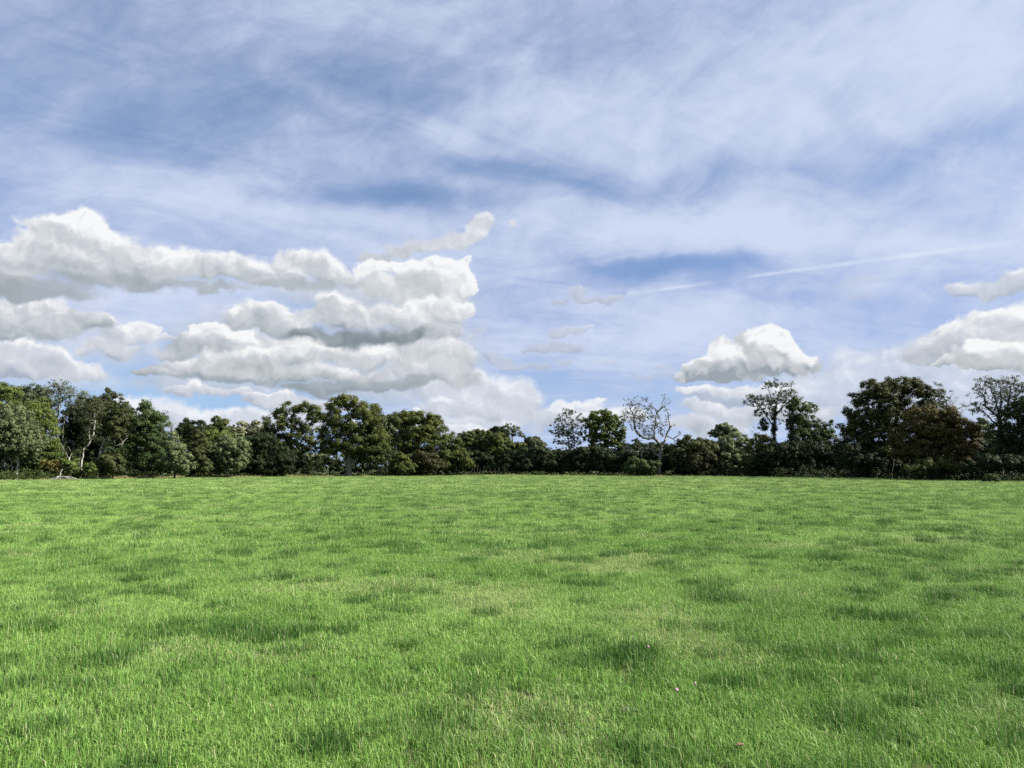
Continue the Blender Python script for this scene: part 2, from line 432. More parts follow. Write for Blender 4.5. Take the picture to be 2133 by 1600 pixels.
# ------------------------------------------------------------------ helpers
def np_mesh(name, verts, quads, mat, attrs=None, tris=None, smooth=False):
    me = bpy.data.meshes.new(name)
    verts = np.asarray(verts, np.float32)
    quads = np.zeros((0, 4), np.int32) if quads is None else np.asarray(quads, np.int32)
    tris = np.zeros((0, 3), np.int32) if tris is None else np.asarray(tris, np.int32)
    loops = np.concatenate([quads.ravel(), tris.ravel()])
    starts = np.concatenate([np.arange(len(quads)) * 4, len(quads) * 4 + np.arange(len(tris)) * 3]).astype(np.int32)
    me.vertices.add(len(verts)); me.vertices.foreach_set('co', verts.ravel())
    me.loops.add(len(loops)); me.loops.foreach_set('vertex_index', loops.astype(np.int32))
    me.polygons.add(len(starts)); me.polygons.foreach_set('loop_start', starts)
    if smooth:
        me.polygons.foreach_set('use_smooth', np.ones(len(starts), bool))
    for k, (dom, arr) in (attrs or {}).items():
        a = me.attributes.new(k, 'FLOAT', dom)
        a.data.foreach_set('value', np.asarray(arr, np.float32))
    me.update(calc_edges=True)
    me.validate()
    if mat:
        me.materials.append(mat)
    return me


def add(name, me, parent=None):
    o = bpy.data.objects.new(name, me)
    COL.objects.link(o)
    if parent is not None:
        o.parent = parent
        o.location = -np.array(parent.location)   # part meshes are modelled in world coordinates
    return o


def tag(o, label=None, cat=None, group=None, kind=None):
    for k, v in (('label', label), ('category', cat), ('group', group), ('kind', kind)):
        if v:
            o[k] = v
    return o


def root(name, loc, label, cat, group=None):
    o = bpy.data.objects.new(name, None)
    COL.objects.link(o)
    o.empty_display_size = 0.3
    o.location = [float(v) for v in loc]
    return tag(o, label, cat, group)


def new_mat(name):
    m = bpy.data.materials.new(name)
    m.use_nodes = True
    m.node_tree.nodes.clear()
    return m, m.node_tree.nodes, m.node_tree.links


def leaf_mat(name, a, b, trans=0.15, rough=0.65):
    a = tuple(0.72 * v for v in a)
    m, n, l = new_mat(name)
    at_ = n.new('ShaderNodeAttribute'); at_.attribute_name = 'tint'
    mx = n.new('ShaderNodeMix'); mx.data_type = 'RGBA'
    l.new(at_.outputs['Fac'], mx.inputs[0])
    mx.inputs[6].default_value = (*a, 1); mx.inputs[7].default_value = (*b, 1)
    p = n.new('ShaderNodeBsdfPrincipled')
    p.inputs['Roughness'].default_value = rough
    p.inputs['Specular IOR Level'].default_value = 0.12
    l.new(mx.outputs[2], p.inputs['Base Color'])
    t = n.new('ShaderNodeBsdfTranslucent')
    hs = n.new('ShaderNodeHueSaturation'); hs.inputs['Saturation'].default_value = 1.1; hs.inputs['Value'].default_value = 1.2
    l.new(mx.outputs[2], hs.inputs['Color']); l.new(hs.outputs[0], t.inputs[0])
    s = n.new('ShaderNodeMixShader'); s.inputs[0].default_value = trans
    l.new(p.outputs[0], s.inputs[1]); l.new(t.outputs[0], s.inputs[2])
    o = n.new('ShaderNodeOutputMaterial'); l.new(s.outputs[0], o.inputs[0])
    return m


def bark_mat(name, a, b):
    m, n, l = new_mat(name)
    tcn = n.new('ShaderNodeTexCoord')
    mp = n.new('ShaderNodeMapping'); mp.inputs['Scale'].default_value = (5, 5, 1.2)
    l.new(tcn.outputs['Object'], mp.inputs[0])
    nz = n.new('ShaderNodeTexNoise'); nz.inputs['Scale'].default_value = 2.0; nz.inputs['Detail'].default_value = 6
    l.new(mp.outputs[0], nz.inputs['Vector'])
    r = n.new('ShaderNodeValToRGB'); l.new(nz.outputs['Fac'], r.inputs[0])
    r.color_ramp.elements[0].position = 0.35; r.color_ramp.elements[0].color = (*a, 1)
    r.color_ramp.elements[1].position = 0.68; r.color_ramp.elements[1].color = (*b, 1)
    bp = n.new('ShaderNodeBump'); bp.inputs['Strength'].default_value = 0.6; bp.inputs['Distance'].default_value = 0.03
    l.new(nz.outputs['Fac'], bp.inputs['Height'])
    p = n.new('ShaderNodeBsdfPrincipled'); p.inputs['Roughness'].default_value = 0.85
    l.new(r.outputs[0], p.inputs['Base Color']); l.new(bp.outputs[0], p.inputs['Normal'])
    o = n.new('ShaderNodeOutputMaterial'); l.new(p.outputs[0], o.inputs[0])
    return m


PAL = {
    'oak': leaf_mat('oak_leaves', (0.028, 0.050, 0.014), (0.095, 0.105, 0.028)),
    'olive': leaf_mat('olive_oak_leaves', (0.028, 0.052, 0.013), (0.100, 0.108, 0.026)),
    'copper': leaf_mat('copper_oak_leaves', (0.032, 0.034, 0.012), (0.110, 0.088, 0.025)),
    'darkoak': leaf_mat('dark_oak_leaves', (0.020, 0.034, 0.012), (0.080, 0.080, 0.022)),
    'dark': leaf_mat('dark_leaves', (0.010, 0.019, 0.007), (0.030, 0.044, 0.014)),  # dark foliage, with tree and hedge shade deepened into the colour
    'mid': leaf_mat('mid_green_leaves', (0.024, 0.050, 0.016), (0.075, 0.108, 0.034)),
    'ash': leaf_mat('ash_leaves', (0.045, 0.068, 0.036), (0.115, 0.135, 0.068)),
    'grey': leaf_mat('grey_green_leaves', (0.060, 0.086, 0.036), (0.155, 0.185, 0.085)),
    'pale': leaf_mat('pale_willow_leaves', (0.130, 0.140, 0.085), (0.260, 0.260, 0.150)),
    'yellow': leaf_mat('yellow_green_leaves', (0.042, 0.076, 0.016), (0.125, 0.155, 0.038)),
    'brown': leaf_mat('brownish_leaves', (0.028, 0.042, 0.014), (0.076, 0.084, 0.028)),
    'red': leaf_mat('reddish_leaves', (0.022, 0.028, 0.011), (0.066, 0.060, 0.024)),
    'ochre': leaf_mat('ochre_leaves', (0.055, 0.065, 0.018), (0.165, 0.145, 0.040)),
    'bramble': leaf_mat('bramble_leaves', (0.024, 0.044, 0.012), (0.068, 0.090, 0.026)),
    'straw': leaf_mat('straw_blades', (0.20, 0.20, 0.09), (0.42, 0.36, 0.18)),
}
BARK = {
    'twig': bark_mat('twig_bark', (0.05, 0.046, 0.038), (0.11, 0.10, 0.085)),
    'dark': bark_mat('dark_bark', (0.030, 0.026, 0.020), (0.075, 0.065, 0.050)),
    'grey': bark_mat('grey_bark', (0.085, 0.080, 0.068), (0.20, 0.19, 0.165)),
    'pale': bark_mat('pale_bark', (0.17, 0.16, 0.135), (0.38, 0.365, 0.32)),
    'bleached': bark_mat('bleached_wood', (0.16, 0.145, 0.13), (0.50, 0.47, 0.43)),
}


# ------------------------------------------------------------------ trees
def tubes(segs, sides=6):
    """segs: list of (p0, p1, r0, r1) -> verts, quads"""
    S = np.array([np.concatenate([a, b, [r0, r1]]) for a, b, r0, r1 in segs], float)
    p0, p1, r0, r1 = S[:, 0:3], S[:, 3:6], S[:, 6], S[:, 7]
    d = p1 - p0
    d /= np.maximum(np.linalg.norm(d, axis=1, keepdims=True), 1e-9)
    h = np.where(np.abs(d[:, 2:3]) > 0.9, np.array([[1.0, 0, 0]]), np.array([[0, 0, 1.0]]))
    a = np.cross(d, h); a /= np.linalg.norm(a, axis=1, keepdims=True)
    b = np.cross(d, a)
    ang = np.arange(sides) * 2 * math.pi / sides
    ca, sa = np.cos(ang), np.sin(ang)
    off = a[:, None, :] * ca[None, :, None] + b[:, None, :] * sa[None, :, None]
    v0 = p0[:, None] + off * r0[:, None, None]
    v1 = p1[:, None] + d[:, None] * (r1[:, None, None] * 0.35) + off * r1[:, None, None]
    verts = np.concatenate([v0, v1], axis=1).reshape(-1, 3)
    base = np.arange(len(S))[:, None] * (2 * sides)
    i = np.arange(sides); j = (i + 1) % sides
    q = np.stack([i, j, j + sides, i + sides], axis=1)
    quads = (base[:, :, None] + q[None]).reshape(-1, 4)
    return verts, quads


def colonize(nodes, parents, att, step, kill, rng, up=0.10, maxit=90, jit=0.25):
    nodes = [np.array(p, float) for p in nodes]; parents = list(parents)
    if len(att) == 0:
        return np.array(nodes), parents
    N0 = np.array(nodes)
    D = np.linalg.norm(att[:, None] - N0[None], axis=2)
    near = D.argmin(1); nd = D.min(1)
    alive = nd > kill
    for it in range(maxit):
        idx = np.nonzero(alive)[0]
        if len(idx) == 0:
            break
        groups = near[idx]
        arr = np.array(nodes)
        v = att[idx] - arr[groups]
        v /= np.maximum(np.linalg.norm(v, axis=1, keepdims=True), 1e-9)
        uq, inv = np.unique(groups, return_inverse=True)
        acc = np.zeros((len(uq), 3)); np.add.at(acc, inv, v)
        acc += rng.normal(0, jit, acc.shape); acc[:, 2] += up
        acc /= np.maximum(np.linalg.norm(acc, axis=1, keepdims=True), 1e-9)
        new = arr[uq] + acc * step
        base = len(nodes)
        for k in range(len(uq)):
            nodes.append(new[k]); parents.append(int(uq[k]))
        Dn = np.linalg.norm(att[idx][:, None] - new[None], axis=2)
        m = Dn.argmin(1); dn = Dn.min(1)
        better = dn < nd[idx]
        near[idx[better]] = base + m[better]; nd[idx[better]] = dn[better]
        alive[idx] = nd[idx] > kill
    return np.array(nodes), parents


def skeleton_segs(nodes, parents, r_base, r_tip, expo=2.3, rmin=None):
    n = len(nodes)
    w = np.zeros(n); nch = np.zeros(n, int); main = np.full(n, -1)
    for i in range(n - 1, -1, -1):
        if w[i] == 0:
            w[i] = 1.0
        p = parents[i]
        if p >= 0:
            if main[p] < 0 or w[i] > w[main[p]]:
                main[p] = i
            w[p] += w[i]; nch[p] += 1
    r = w ** (1 / expo)
    mx = r.max()
    r = r_tip + (r_base - r_tip) * (r - 1) / max(mx - 1, 1e-6)
    if rmin:
        for i, q in rmin.items():
            r[i] = max(r[i], q)
    segs = []
    for i in range(n):
        p = parents[i]
        if p < 0:
            continue
        r0 = r[p] if main[p] == i else min(r[p], r[i] * 1.15)
        segs.append((nodes[p], nodes[i], r0, r[i]))
    tips = [i for i in range(n) if nch[i] == 0]
    return segs, tips, r


def leaf_quads(cent, cdir, rc, per, size, rng, flat=0.75, tint=None, droop=0.0):
    """clumps of leaf-sized faces round the centres"""
    k = len(cent)
    if k == 0:
        return np.zeros((0, 3)), np.zeros((0, 4), int), np.zeros(0)
    n = k * per
    ci = np.repeat(np.arange(k), per)
    v = rng.normal(0, 1, (n, 3)); v /= np.linalg.norm(v, axis=1, keepdims=True)
    rr = rng.random(n) ** 0.45
    rcs = (rc * rng.uniform(0.65, 1.3, k))[ci]
    off = v * (rr * rcs)[:, None]
    off[:, 2] *= flat
    off[:, 2] -= droop * rng.random(n) * rcs
    pos = cent[ci] + off
    nrm = v * 1.0 + cdir[ci] * 0.55 + rng.normal(0, 0.24, (n, 3)) + np.array([0, 0, 0.25])
    nrm /= np.linalg.norm(nrm, axis=1, keepdims=True)
    t = np.cross(nrm, rng.normal(0, 1, (n, 3))); t /= np.maximum(np.linalg.norm(t, axis=1, keepdims=True), 1e-6)
    if droop:
        t[:, 2] -= droop * 1.2; t /= np.linalg.norm(t, axis=1, keepdims=True)
    b = np.cross(nrm, t); b /= np.maximum(np.linalg.norm(b, axis=1, keepdims=True), 1e-6)
    s = size * rng.uniform(0.6, 1.35, n)
    L = t * (s * 0.62)[:, None]; W = b * (s * 0.38)[:, None]
    verts = np.stack([pos - L, pos + W, pos + L, pos - W], axis=1).reshape(-1, 3)
    quads = np.arange(n * 4).reshape(-1, 4)
    tc_ = rng.random(k) if tint is None else tint
    tn = np.clip(tc_[ci] * 0.72 + rng.normal(0.12, 0.09, n), 0, 1)
    return verts, quads, tn


SEED = [100]


def plant(name, label, cat, D, trunk, blobs, pal='oak', bark='dark', r=0.25, rc=0.55, per=34, leaf=None, dens=1.0, limbs=(), limb_r=0.34,
          group=None, shell=0.5, tip_only=False, branches=260, up=0.12, flat=0.75, droop=0.0, fill=1.0, topten=0.35, extra=(), bare=(), tip_r=0.011,
          ground_clip=True, parts=('trunk', 'crown'), keep=1.0):
    """one tree or shrub: tapered trunk and limbs grown into the crown's own volume, then clumps of leaves.
    trunk: px of the stem; blobs: (px, py, rx, ry[, depth shift]) lobes of the crown, sized at the tree's own distance D"""
    SEED[0] += 1
    rng = np.random.default_rng(SEED[0])
    m_per_px = D / F
    if leaf is None:
        leaf = 0.0016 * D
        per = int(per * 1.3)
    stems = trunk if isinstance(trunk, (list, tuple)) else [trunk]
    b0 = at(stems[0], HORIZON, D)
    gz = float(ground_z(b0[0], D))
    base = np.array((b0[0], D, gz))
    lobes = []
    for bl in blobs:
        px, py, rx, ry = bl[:4]
        dy = bl[4] if len(bl) > 4 else 0.0
        c = at(px, py, D); c[1] += dy
        rz = (rx * 0.75 + ry * 0.35) * m_per_px
        lobes.append((c, np.array((rx * m_per_px, rz, ry * m_per_px))))
    cc = np.mean([c for c, _ in lobes], axis=0) if lobes else base + np.array((0, 0, 3.0))
    att = []; adir = []
    for c, rad_ in lobes:
        area = 4 * math.pi * (rad_[0] * rad_[2] + rad_[1] * rad_[2] + rad_[0] * rad_[1]) / 3
        n = max(4, int(dens * area / (rc * rc) * 0.62))
        ns = n if tip_only else max(5, n // 5)                # boughs first, then clumps round each bough's end
        v = rng.normal(0, 1, (ns, 3)); v /= np.linalg.norm(v, axis=1, keepdims=True)
        u = 1 - shell * rng.random(ns) ** 1.6
        p = c + v * u[:, None] * rad_ * rng.uniform(0.86, 1.08, (ns, 1))
        if not tip_only:
            k6 = int(math.ceil(0.75 * n / ns))
            bs = np.minimum(rc * rng.uniform(0.9, 1.6, ns), 0.45 * rad_.min())
            p = np.repeat(p, k6, 0); v = np.repeat(v, k6, 0); bs = np.repeat(bs, k6)
            w = rng.normal(0, 1, p.shape) + v * 0.7 + np.array((0, 0, 0.35)); w /= np.linalg.norm(w, axis=1, keepdims=True)
            p = p + w * bs[:, None] * np.array((1, 1, 0.75)); v = w * 0.9 + v * 0.3
            n2_ = max(4, int(n * 0.55))                          # and thinner foliage between the boughs
            v2 = rng.normal(0, 1, (n2_, 3)); v2 /= np.linalg.norm(v2, axis=1, keepdims=True)
            u2 = 1 - shell * rng.random(n2_) ** 1.4
            p = np.concatenate([p, c + v2 * u2[:, None] * rad_ * rng.uniform(0.9, 1.1, (n2_, 1))]); v = np.concatenate([v, v2])
        att.append(p); adir.append(v)
    att = np.concatenate(att) if att else np.zeros((0, 3)); adir = np.concatenate(adir) if len(att) else att
    # drop clumps buried deep inside other lobes
    if len(lobes) > 1 and len(att):
        inside = np.zeros(len(att))
        for c, rad_ in lobes:
            q = np.linalg.norm((att - c) / rad_, axis=1)
            inside += q < 0.62
        keepm = (inside < 2) | (rng.random(len(att)) < 0.3)
        att, adir = att[keepm], adir[keepm]
    if len(att):
        ok = att[:, 2] > ground_z(att[:, 0], att[:, 1]) + 0.15
        att, adir = att[ok], adir[ok]
    # skeleton
    nodes = []; par = []
    step = max(0.30, (0.0030 if tip_only else 0.0045) * D)
    if tip_only:
        dens *= 1.9
    rmin = {}

    def path(pts, first_parent):
        pp = first_parent
        prev = nodes[pp] if pp >= 0 else None
        for q in pts:
            if prev is None:
                nodes.append(np.array(q)); par.append(-1); pp = len(nodes) - 1; prev = nodes[-1]
                continue
            L = np.linalg.norm(q - prev); k = max(1, int(round(L / step)))
            st = prev
            for i in range(1, k + 1):
                w = rng.normal(0, 0.035, 3) * (i < k)
                nodes.append(st + (q - st) * i / k + w); par.append(pp); pp = len(nodes) - 1
            prev = nodes[-1]
        return pp
    if limbs:
        for li, lm in enumerate(limbs):
            if li == 0:
                pts = [base - np.array((0, 0, 0.15))]
                for q in lm:
                    c = at(q[0], q[1], D); c[1] += (q[2] if len(q) > 2 else 0)
                    if c[2] > gz + 0.1:
                        pts.append(c)
                path(pts, -1)
            else:
                q0 = at(lm[0][0], lm[0][1], D); q0[1] += lm[0][2] if len(lm[0]) > 2 else 0
                if lm[0][1] > HORIZON + 10:      # a second stem from the ground
                    q0[2] = float(ground_z(q0[0], q0[1])) - 0.15
                    nodes.append(q0); par.append(-1); st = len(nodes) - 1
                else:
                    A_ = np.array(nodes); st = int(np.linalg.norm(A_ - q0, axis=1).argmin())
                pts = []
                for q in lm[1:]:
                    c = at(q[0], q[1], D); c[1] += (q[2] if len(q) > 2 else rng.normal(0, 0.5))
                    pts.append(c)
                n0 = len(nodes)
                path(pts, st)
                f0 = min(1.0, limb_r * (0.55 + 0.16 * len(lm)))
                for ii in range(n0, len(nodes)):
                    rmin[ii] = r * f0 * (1 - 0.8 * (ii - n0) / max(1, len(nodes) - n0)) if r > 0.12 else 0
    else:
        top = cc[2]
        for i, s in enumerate(stems):
            p = at(s, HORIZON, D + (0 if i == 0 else rng.uniform(-0.8, 0.8)))
            p[2] = float(ground_z(p[0], p[1]))
            hgt = max(0.5, (top - p[2]) * (0.45 if len(stems) == 1 else 0.3))
            mid = p + np.array((rng.normal(0, 0.12), rng.normal(0, 0.12), hgt * 0.5))
            end = p + (np.array((cc[0], cc[1], p[2])) - p) * 0.35 + np.array((0, 0, hgt))
            path([p - np.array((0, 0, 0.15)), mid, end], -1)
    sub = att
    if len(att) > branches:
        sub = att[rng.choice(len(att), branches, replace=False)]
    bt = []
    for (px, py, rx, ry) in bare:          # leafless twigs
        c = at(px, py, D)
        v = rng.normal(0, 1, (26, 3)); v /= np.linalg.norm(v, axis=1, keepdims=True)
        bt.append(c + v * rng.random((26, 1)) ** 0.5 * np.array((rx, rx * 0.8, ry)) * m_per_px)
    grow = np.concatenate([sub] + bt) if bt else sub
    nodes, par = colonize(nodes, par, grow, step, step * 1.1, rng, up=up)
    twig = []; twig_on = []
    if tip_only:                            # a haze of thin twigs at the ends
        has = set(par); n0 = len(nodes); extra_n = []; extra_p = []
        for i in range(n0):
            if i not in has or (rng.random() < 0.35 and nodes[i][2] > gz + 2.5):
                dirn = nodes[i] - nodes[par[i]] if par[i] >= 0 else np.array((0, 0, 1.0))
                dirn = dirn / max(np.linalg.norm(dirn), 1e-6)
                for _ in range(4):
                    d2 = dirn * 0.7 + rng.normal(0, 0.55, 3) + np.array((0, 0, 0.15)); d2 /= np.linalg.norm(d2)
                    extra_n.append(nodes[i] + d2 * rng.uniform(0.3, 0.75)); extra_p.append(i)
        twig = [(nodes[p_], q_) for p_, q_ in zip(extra_p, extra_n)]; twig_on = extra_p
    segs, tips, rad_n = skeleton_segs(nodes, par, r, tip_r, rmin=rmin)
    # root flare
    rt = root(name, base, label, cat, group)
    top_of = list(range(len(nodes)))
    for i in range(len(nodes)):
        if par[i] >= 0:
            top_of[i] = top_of[par[i]]
    seg_root = [top_of[i] for i in range(len(nodes)) if par[i] >= 0]
    stem_name = parts[0] if len(set(seg_root)) == 1 else 'stem'
    for rt_i in sorted(set(seg_root)):
        v, q = tubes([sg for sg, rr_0 in zip(segs, seg_root) if rr_0 == rt_i], 7 if r > 0.3 else 6)
        n_main = len(q)
        tw = [t_ for t_, i_ in zip(twig, twig_on) if top_of[i_] == rt_i]
        if tw:
            v2, q2 = tubes([(a_, b_2, 0.016, 0.006) for a_, b_2 in tw], 4)
            q = np.concatenate([q, q2 + len(v)]); v = np.concatenate([v, v2])
        me_ = np_mesh(stem_name, v, q, BARK[bark], smooth=True)
        if tw:
            me_.materials.append(BARK['dark' if bark == 'dark' else 'twig'])
            me_.polygons.foreach_set('material_index', (np.arange(len(q)) >= n_main).astype(np.int32))
        add(stem_name, me_, rt)
    if len(att):
        if tip_only:
            cent = np.array([b_2 for _, b_2 in twig if rng.random() < 0.42])
            if len(bare):
                okk = np.ones(len(cent), bool)
                for (px, py, rx, ry) in bare:
                    c = at(px, py, D)
                    okk &= (np.abs(cent[:, 0] - c[0]) > rx * m_per_px * 1.15) | (np.abs(cent[:, 2] - c[2]) > ry * m_per_px * 1.2)
                cent = cent[okk]
            if keep < 1:
                cent = cent[rng.random(len(cent)) < keep]
            cdir = cent - cc; cdir /= np.maximum(np.linalg.norm(cdir, axis=1, keepdims=True), 1e-6)
        else:
            cent, cdir = att, adir
            if keep < 1:
                mk = rng.random(len(cent)) < keep
                cent, cdir = cent[mk], cdir[mk]
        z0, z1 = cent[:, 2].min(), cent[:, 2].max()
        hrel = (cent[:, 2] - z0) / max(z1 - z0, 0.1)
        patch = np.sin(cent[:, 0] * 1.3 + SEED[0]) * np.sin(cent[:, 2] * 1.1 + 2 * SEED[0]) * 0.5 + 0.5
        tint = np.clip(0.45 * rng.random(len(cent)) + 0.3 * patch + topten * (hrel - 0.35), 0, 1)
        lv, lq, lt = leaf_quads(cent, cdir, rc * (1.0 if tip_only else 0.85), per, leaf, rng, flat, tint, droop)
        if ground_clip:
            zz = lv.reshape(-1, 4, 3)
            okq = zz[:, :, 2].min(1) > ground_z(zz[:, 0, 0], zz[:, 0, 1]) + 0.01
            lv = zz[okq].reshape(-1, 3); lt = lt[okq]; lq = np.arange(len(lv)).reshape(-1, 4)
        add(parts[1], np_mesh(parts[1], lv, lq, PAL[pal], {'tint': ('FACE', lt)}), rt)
    for ex in extra:                        # (part name, blobs, palette, clump radius, leaves per clump)
        en, ebl, ep, erc, eper = ex
        pts = []; dr = []
        for (px, py, rx, ry) in ebl:
            c = at(px, py, D); rd = np.array((rx, rx, ry)) * m_per_px
            n = max(6, int(4 * rd[0] * rd[2] / (erc * erc) * 2))
            vv = rng.normal(0, 1, (n, 3)); vv /= np.linalg.norm(vv, axis=1, keepdims=True)
            pts.append(c + vv * rd * rng.uniform(0.7, 1.1, (n, 1))); dr.append(vv)
        pts = np.concatenate(pts); dr = np.concatenate(dr)
        ok = pts[:, 2] > gz + 0.1
        lv, lq, lt = leaf_quads(pts[ok], dr[ok], erc, eper, leaf, rng)
        add(en, np_mesh(en, lv, lq, PAL[ep], {'tint': ('FACE', lt)}), rt)
    return rt


G_LEFT = 'trees of the wood at the left'
G_BUSH = 'bushes along the hedgerow'
SPARSE = dict(tip_only=True, rc=0.36, per=14, up=0.22)

exec_trees = True
if exec_trees:
    # ---- wood at the left
    plant('broadleaf_tree', 'yellow-green tree cut off by the left edge of the photo', 'tree', 97, -22,
          [(-18, 850, 42, 52), (6, 832, 26, 34), (-30, 900, 50, 50), (-10, 810, 22, 20), (-60, 850, 50, 60)], 'yellow', r=0.28, group=G_LEFT)
    plant('willow_tree', 'pale grey-green drooping tree at the left edge, bare limbs hanging below its leaves', 'tree', 92, 36,
          [(30, 900, 44, 34), (8, 925, 36, 24), (58, 918, 32, 30), (34, 868, 32, 24), (5, 880, 30, 30), (72, 935, 18, 14), (30, 935, 44, 14)], 'grey', 'pale', r=0.125, rc=0.45, per=34, dens=1.0, droop=0.35,
          limbs=[[(37, 955), (39, 943), (47, 928)], [(38, 945), (58, 938), (80, 934)], [(39, 945), (15, 930), (-8, 922)], [(30, 985), (20, 955), (0, 941), (-25, 938)], [(24, 985), (10, 972), (-5, 962)]], group=G_LEFT)
    plant('broadleaf_tree', 'bright yellow-green young tree left of the pale bare-trunked ash', 'tree', 96, 95,
          [(84, 868, 27, 33), (100, 912, 24, 38), (74, 848, 20, 18), (102, 938, 22, 24), (88, 950, 26, 18)], 'yellow', r=0.2, group=G_LEFT)
    plant('broadleaf_tree', 'grey-green tall tree behind the yellow-green tree at left', 'tree', 108, 60,
          [(62, 830, 38, 22), (82, 832, 26, 26), (40, 850, 24, 30), (30, 818, 14, 9), (95, 815, 12, 10), (65, 870, 45, 40), (50, 812, 12, 8)], 'ash', 'grey', r=0.3, dens=0.9, group=G_LEFT)
    plant('ash_tree', 'tall thin-leaved ash with pale forked bare trunks in the wood at left', 'tree', 100, 122,
          [(128, 811, 21, 13), (112, 828, 20, 20), (150, 835, 22, 16), (166, 824, 13, 11), (140, 815, 15, 10), (100, 848, 14, 14), (158, 848, 14, 12)], 'ash', 'pale', r=0.13,
          limbs=[[(122, 985), (120, 920), (118, 892), (121, 860), (124, 835), (128, 812)], [(118, 892), (108, 868), (99, 853)], [(119, 885), (137, 862), (151, 846)],
                 [(127, 990), (126, 895), (129, 876), (128, 862)], [(133, 990), (134, 890), (136, 866), (142, 846)], [(123, 842), (114, 832), (106, 822)], [(124, 840), (134, 826), (139, 816)]],
          tip_only=True, rc=0.40, per=11, up=0.2, tip_r=0.011, branches=500, group=G_LEFT)
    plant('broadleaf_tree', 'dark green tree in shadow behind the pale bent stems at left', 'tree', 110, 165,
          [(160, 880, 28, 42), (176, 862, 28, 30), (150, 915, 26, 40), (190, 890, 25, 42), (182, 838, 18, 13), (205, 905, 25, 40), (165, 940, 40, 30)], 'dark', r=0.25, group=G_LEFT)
    plant('bent_tree', 'pale crooked stem leaning right, few leaves, left of the brown twiggy tree', 'tree', 98, 168,
          [(190, 868, 14, 18), (200, 850, 15, 16), (182, 892, 9, 8)], 'brown', 'pale', r=0.10,
          limbs=[[(168, 985), (170, 963), (174, 936), (187, 921), (195, 905), (197, 888), (198, 878)], [(187, 921), (188, 902), (182, 890), (179, 884)], [(176, 930), (175, 915)], [(196, 900), (202, 893)],
                 [(163, 985), (164, 955), (165, 945), (163, 935)]],
          tip_only=True, rc=0.35, per=14, tip_r=0.011, group=G_LEFT)
    plant('dead_sapling', 'thin pale dead stem leaning left, left of the pale crooked stem', 'dead tree', 97, 147, [], bark='pale', r=0.08,
          limbs=[[(147, 985), (144, 957), (140, 949), (134, 940), (130, 930), (126, 922)], [(144, 957), (145, 944), (143, 930)]], tip_r=0.02)
    plant('broadleaf_tree', 'brown twiggy tree with wispy top and pale leaning trunk at left', 'tree', 101, 203,
          [(225, 858, 27, 28), (245, 880, 27, 33), (214, 840, 22, 16), (258, 872, 17, 34), (226, 822, 7, 11), (225, 813, 3, 4), (241, 824, 9, 6), (255, 838, 8, 11), (263, 850, 7, 12), (255, 905, 20, 18), (205, 850, 16, 18)],
          'brown', 'pale', r=0.14, rc=0.45, per=26, dens=0.85,
          limbs=[[(203, 985), (206, 955), (210, 936), (218, 915), (226, 896), (234, 878), (238, 862)], [(211, 942), (226, 934), (240, 928), (266, 927)], [(214, 925), (219, 905), (221, 895)], [(216, 922), (228, 921), (240, 922)]], group=G_LEFT)
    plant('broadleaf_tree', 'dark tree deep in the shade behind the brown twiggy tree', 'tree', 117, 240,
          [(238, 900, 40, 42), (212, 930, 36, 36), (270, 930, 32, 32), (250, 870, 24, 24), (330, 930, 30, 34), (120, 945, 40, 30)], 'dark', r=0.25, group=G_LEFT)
    plant('sycamore_tree', 'dense dark conical tree with skirt of boughs, right end of the wood at left', 'tree', 103, 297,
          [(305, 847, 17, 12), (309, 867, 27, 17), (300, 890, 27, 20), (326, 882, 20, 24), (339, 868, 7, 13), (300, 920, 31, 22), (325, 915, 24, 25), (288, 953, 28, 11), (330, 948, 34, 16), (312, 968, 42, 11), (348, 960, 28, 13), (285, 905, 18, 30)],
          'mid', r=0.3, rc=0.6, per=38, group=G_LEFT)
    plant('young_tree', 'light green small conical tree in front of the dark conical tree', 'tree', 99, 366,
          [(361, 913, 12, 12), (364, 932, 20, 16), (372, 952, 26, 16), (386, 970, 22, 13), (355, 965, 25, 14)], 'grey', r=0.12, rc=0.42, per=32, group=G_LEFT)
    plant('dead_snag', 'thin dark dead snag with bare forked top against the sky', 'dead tree', 112, 357, [], bark='dark', r=0.12,
          limbs=[[(357, 985), (357, 895), (359, 880), (356, 873), (352, 868)], [(357, 893), (353, 886), (350, 884)], [(358, 890), (361, 880), (360, 873)]], bare=[(355, 880, 5, 8)], tip_r=0.011, parts=('trunk', 'crown'))
    plant('broadleaf_tree', 'small dark tufted tree right of the thin dead snag', 'tree', 117, 395,
          [(388, 888, 13, 15), (411, 889, 18, 13), (400, 905, 30, 18), (400, 930, 28, 28), (389, 878, 5, 6)], 'dark', r=0.2)
    plant('thorn_bush', 'brownish green bush left of the round grey willow bush', 'bush', 106, [412, 420, 405],
          [(412, 918, 22, 22), (420, 948, 28, 25), (404, 962, 24, 24), (430, 975, 25, 12)], 'brown', r=0.08, rc=0.45, group=G_BUSH)
    plant('broadleaf_tree', 'small round dark tree top rising over the pale feathery willows', 'tree', 138, 460,
          [(460, 882, 17, 12), (452, 896, 22, 14), (466, 905, 22, 14)], 'oak', r=0.2, group='distant trees behind the hedge')
    plant('willow_tree', 'pale yellowish feathery willow, left of the two behind the hedge', 'tree', 142, 500,
          [(500, 897, 20, 16), (485, 906, 17, 13), (512, 905, 16, 18), (505, 886, 5, 7), (495, 920, 30, 14)], 'pale', 'grey', r=0.15, rc=0.5, dens=0.8, per=22, group='distant trees behind the hedge')
